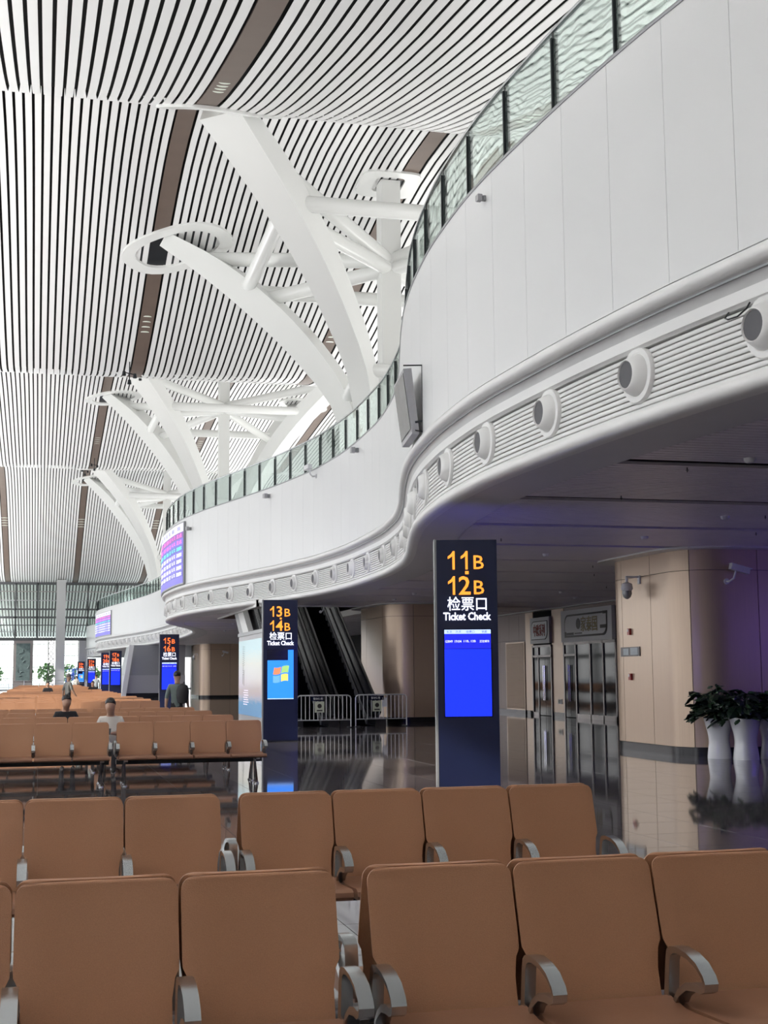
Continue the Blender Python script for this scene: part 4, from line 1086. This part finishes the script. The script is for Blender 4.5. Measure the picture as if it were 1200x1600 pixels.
def phone(loc, rz, label):
    t = thing('phone', label, 'phone', loc, rz)
    MB().box(-.037, .037, -.005, .005, -.075, .075).xf(Matrix.Rotation(-.9, 4, 'X')).build('case', m_scrblack, t)
    MB().box(-.033, .033, .005, .0065, -.07, .07).xf(Matrix.Rotation(-.9, 4, 'X')).build('screen', m_hdr, t)
person('man in black v-neck shirt seated looking down at a phone', (.50, 27.20, 0), .1, 'sit', (m_blkshirt, m_trous), 1.0, None, .9)
phone((.52, 26.76, .73), .1, 'phone held by the man in black')
person('man in loose white shirt seated looking down, dark hair', (1.22, 24.10, 0), -.15, 'sit', (m_whtshirt, m_trous), .98, None, .9)
phone((1.16, 23.67, .72), -.15, 'phone held by the man in white')
pb, J_ = person('man in grey-green shirt walking away with black backpack on one shoulder', (3.28, 33.6, 0), PI-.25, 'walk', (m_grnshirt, m_trous), 1.0)
b = MB(); b.lathe([(.02, -.24), (.12, -.22), (.15, -.1), (.155, .08), (.12, .2), (.03, .25)], 14); b.xf(Matrix.Translation((-.17, .17, 1.22)) @ Matrix.Diagonal((1.0, .62, 1, 1)))
bp_ = b.build('backpack', m_bag, pb, True)
MB().tube([(-.17, .12, 1.45), (-.17, .0, 1.50), (-.17, -.12, 1.38), (-.2, -.1, 1.15), (-.18, .1, 1.05)], .018, 6).build('strap', m_bag, pb, True)
person('man in grey shirt with greying hair walking in the far aisle', (1.12, 56.0, 0), PI*.5+.5, 'walk', (m_gryshirt, m_trous), 1.0, m_hairg)
person('distant man in pale blue shirt and dark trousers standing by kiosk 17B', (3.86, 97.5, 0), PI, 'stand', (m_blushirt, m_trous), 1.02)
person('tiny distant person in white standing left of kiosk 23B', (3.3, 128.5, 0), PI, 'stand', (m_whtshirt, m_trous), .98)
for x, y, lab in ((.45, 76.9+.55, 'distant seated person with dark hair at the left of the far rows'), (3.0, 80.75, 'distant seated person in dark clothes in front of the standing man')):
    person(lab, (x, y, 0), 0, 'sit', (m_blkshirt, m_trous), 1.08)

# ================================================================== END WALL
YE = 180
ew = thing('wall_end', 'glazed end wall with mullions, lattice windows and striped canopy beyond', None, (0, YE, 0)); struct(ew)
MB().box(-14, 24, 0, .25, 6.35, 6.75).build('transom', m_mull, ew)
for z, th, mm in ((13.7, .25, m_mull), (12.7, .10, m_frame), (11.55, .10, m_lgrey), (10.4, .22, m_mull), (9.35, .26, m_mull), (8.35, .12, m_mull), (7.5, .08, m_lgrey)):
    MB().box(-14, 24, .0, .2, z-th/2, z+th/2).build('transom', mm, ew)
for x in [-12.9, -8.1, -3.2, -.45, 5.9, 9.6, 14, 19]: MB().box(x-.11, x+.11, .0, .22, 6.7, 13.9).build('mullion', m_mull, ew)
MB().box(-14, 24, .1, .12, 6.7, 13.8).build('glass_pane', m_facglass, ew)
MB().box(-14, 24, -.1, .3, 13.8, 14.6).build('header', m_mull, ew)
# low windows
wx = [(-13.6, -9.4), (-8.2, -3.35), (-.9, .95), (2.75, 4.75), (6.0, 9.5), (10, 18)]
ringm = MB(); n = 18
for k in range(n):
    pass
def ring_mb(b, x, z, r, th=.05):
    n = 14; vs = []; fs = []
    for k in range(n):
        a = 2*PI*k/n; c_, s_ = math.cos(a), math.sin(a)
        vs += [(x+(r-th)*c_, .10, z+(r-th)*s_), (x+r*c_, .10, z+r*s_), (x+r*c_, .16, z+r*s_), (x+(r-th)*c_, .16, z+(r-th)*s_)]
    for k in range(n):
        for j_ in range(4): fs.append((k*4+j_, k*4+(j_+1) % 4, ((k+1) % n)*4+(j_+1) % 4, ((k+1) % n)*4+j_))
    b.add(vs, fs)
for i, (x0, x1) in enumerate(wx):
    wdw = thing('window_%d' % (i+1), None, None, (0, YE, 0)); struct(wdw)
    b = MB(); b.box(x0-.08, x0, .05, .2, 0, 6.35).box(x1, x1+.08, .05, .2, 0, 6.35)
    for z in (0.1, 1.5, 2.95, 4.4, 5.9): b.box(x0, x1, .08, .18, z-.03, z+.03)
    b.build('window_frame', m_mull, wdw); MB().box(x0, x1, .11, .12, 0, 6.35).build('glass_pane', m_facglass, wdw)
    b = MB(); x = x0+.35
    while x < x1-.2:
        for r in range(8): ring_mb(b, x, .8+r*.72, .27, .035)
        x += .72
    lt = b.build('lattice', m_lattice, wdw); lt['kind'] = 'stuff'
b = MB()
for r in range(9): ring_mb(b, 1.35, .6+r*.68, .30, .09); b.box(1.0, 1.7, .1, .16, .24+r*.68, .28+r*.68)
b.box(.98, 1.05, .08, .18, 0, 6.35).box(1.66, 1.74, .08, .18, 0, 6.35); b.build('lattice_strip', m_mull, ew)
MB().box(-3.3, -.95, -.05, .2, 0, 6.35).build('relief_surround', m_frame, ew)
rl = thing('relief_panel', 'tall green bronze relief panel between the end windows', 'relief', (0, YE-.2, 0))
MB().box(-3.0, -1.25, 0, .14, 1.2, 6.0).build('panel', m_relief, rl)
b = MB()
random.seed(4)
for k in range(9):
    x, z = -2.1+random.uniform(-.5, .5), 1.6+k*.48; a0 = random.random()*6
    b.tube([(x+.28*math.cos(a0+i*.35), -.03, z+.28*math.sin(a0+i*.35)) for i in range(7)], [.01, .04, .06, .07, .06, .04, .01], 6)
b.build('relief_crescents', m_relief, rl, True)
MB().box(4.85, 5.9, -.05, .2, 0, 6.35).build('pier', m_colgrey, ew); MB().box(.95, 1.0, 0, .2, 0, 6.35).build('mullion', m_mull, ew)
MB().box(-14, 24, .05, .2, -.01, .12).build('sill', m_lgrey, ew)
o = MB().box(1.86, 3.0, 176.3, 177.4, 0, 14.0).build('round_column', m_colgrey); o.name = 'hall_column'; tag(o, 'tall pale grey square column before the end windows', 'column')
# low steel rail before the end wall
rg = thing('guard_rail', 'thin steel guard rail running before the end windows', 'railing', (0, 150, 0))
for z in (1.30, .95, .6, .25): MB().tube([(-8, 0, z), (5, 0, z)], .025, 6).build('rail', m_alu, rg)
for k in range(9): MB().tube([(-8+k*1.6, 0, 0), (-8+k*1.6, 0, 1.3)], .03, 6).build('post', m_alu, rg)
# trees outdoors
random.seed(11)
def out_tree(x, y, h, label):
    t = thing('outdoor_tree', label, 'tree', (x, y, -.3), 0, 'green trees outside the end windows')
    MB().tube([(0, 0, 0), (.1, 0, h*.3), (0, .1, h*.55)], [.16, .12, .06], 8).build('trunk', m_bark, t)
    b = MB()
    for k in range(260):
        v = Vector((random.gauss(0, 1), random.gauss(0, 1), random.gauss(0, 1))).normalized()*random.uniform(.6, 1)
        c = Vector((v.x*h*.34, v.y*h*.34, h*.62+v.z*h*.36)); a = Vector((random.uniform(-1, 1), random.uniform(-1, 1), random.uniform(-1, 1)))*h*.06; d = Vector((random.uniform(-1, 1), random.uniform(-1, 1), random.uniform(-1, 1)))*h*.06
        b.add([c-a, c-d, c+a, c+d], [(0, 1, 2, 3)])
    b.build('crown', m_green, t)
for i, x in enumerate((-11, -7, -2.5, 1, 4.5, 8)): out_tree(x, 222+random.uniform(-3, 3), 3.6+random.uniform(0, .8), 'pale green tree outside behind the end windows')

# left facade: slim columns, header, unseen slab added to keep sun off the near rows
fl = thing('wall_left', 'open glazed left side of the hall', None, (0, 0, 0)); struct(fl)
for k in range(31): MB().box(-14.5, -14.0, 9+k*6-(k > 0)*.8, 9+k*6+.8, 0, 12.7).build('pier', m_colgrey, fl)
for z in (3.1, 6.35): MB().box(-14.4, -14.1, 9, 180, z, z+.4).build('transom', m_mull, fl)
b = MB(); vs = []; fs = []
for y in YS: vs += [(-14.5, y, min(12.6, zc(y)-.5)), (-14.5, y, zc(y)+.4)]
for i in range(len(YS)-1): fs.append((i*2, i*2+2, i*2+3, i*2+1))
b.add(vs, fs).build('header', m_lgrey, fl)
struct(MB().box(-40, -14.6, -12, 26, 11.5, 11.8).build('sun_blocker_slab', m_lgrey))  # added out of view purely as a sun blocker
struct(MB().box(-14.5, -14.2, -12, 9, 0, 13).build('wall_left', m_lgrey))
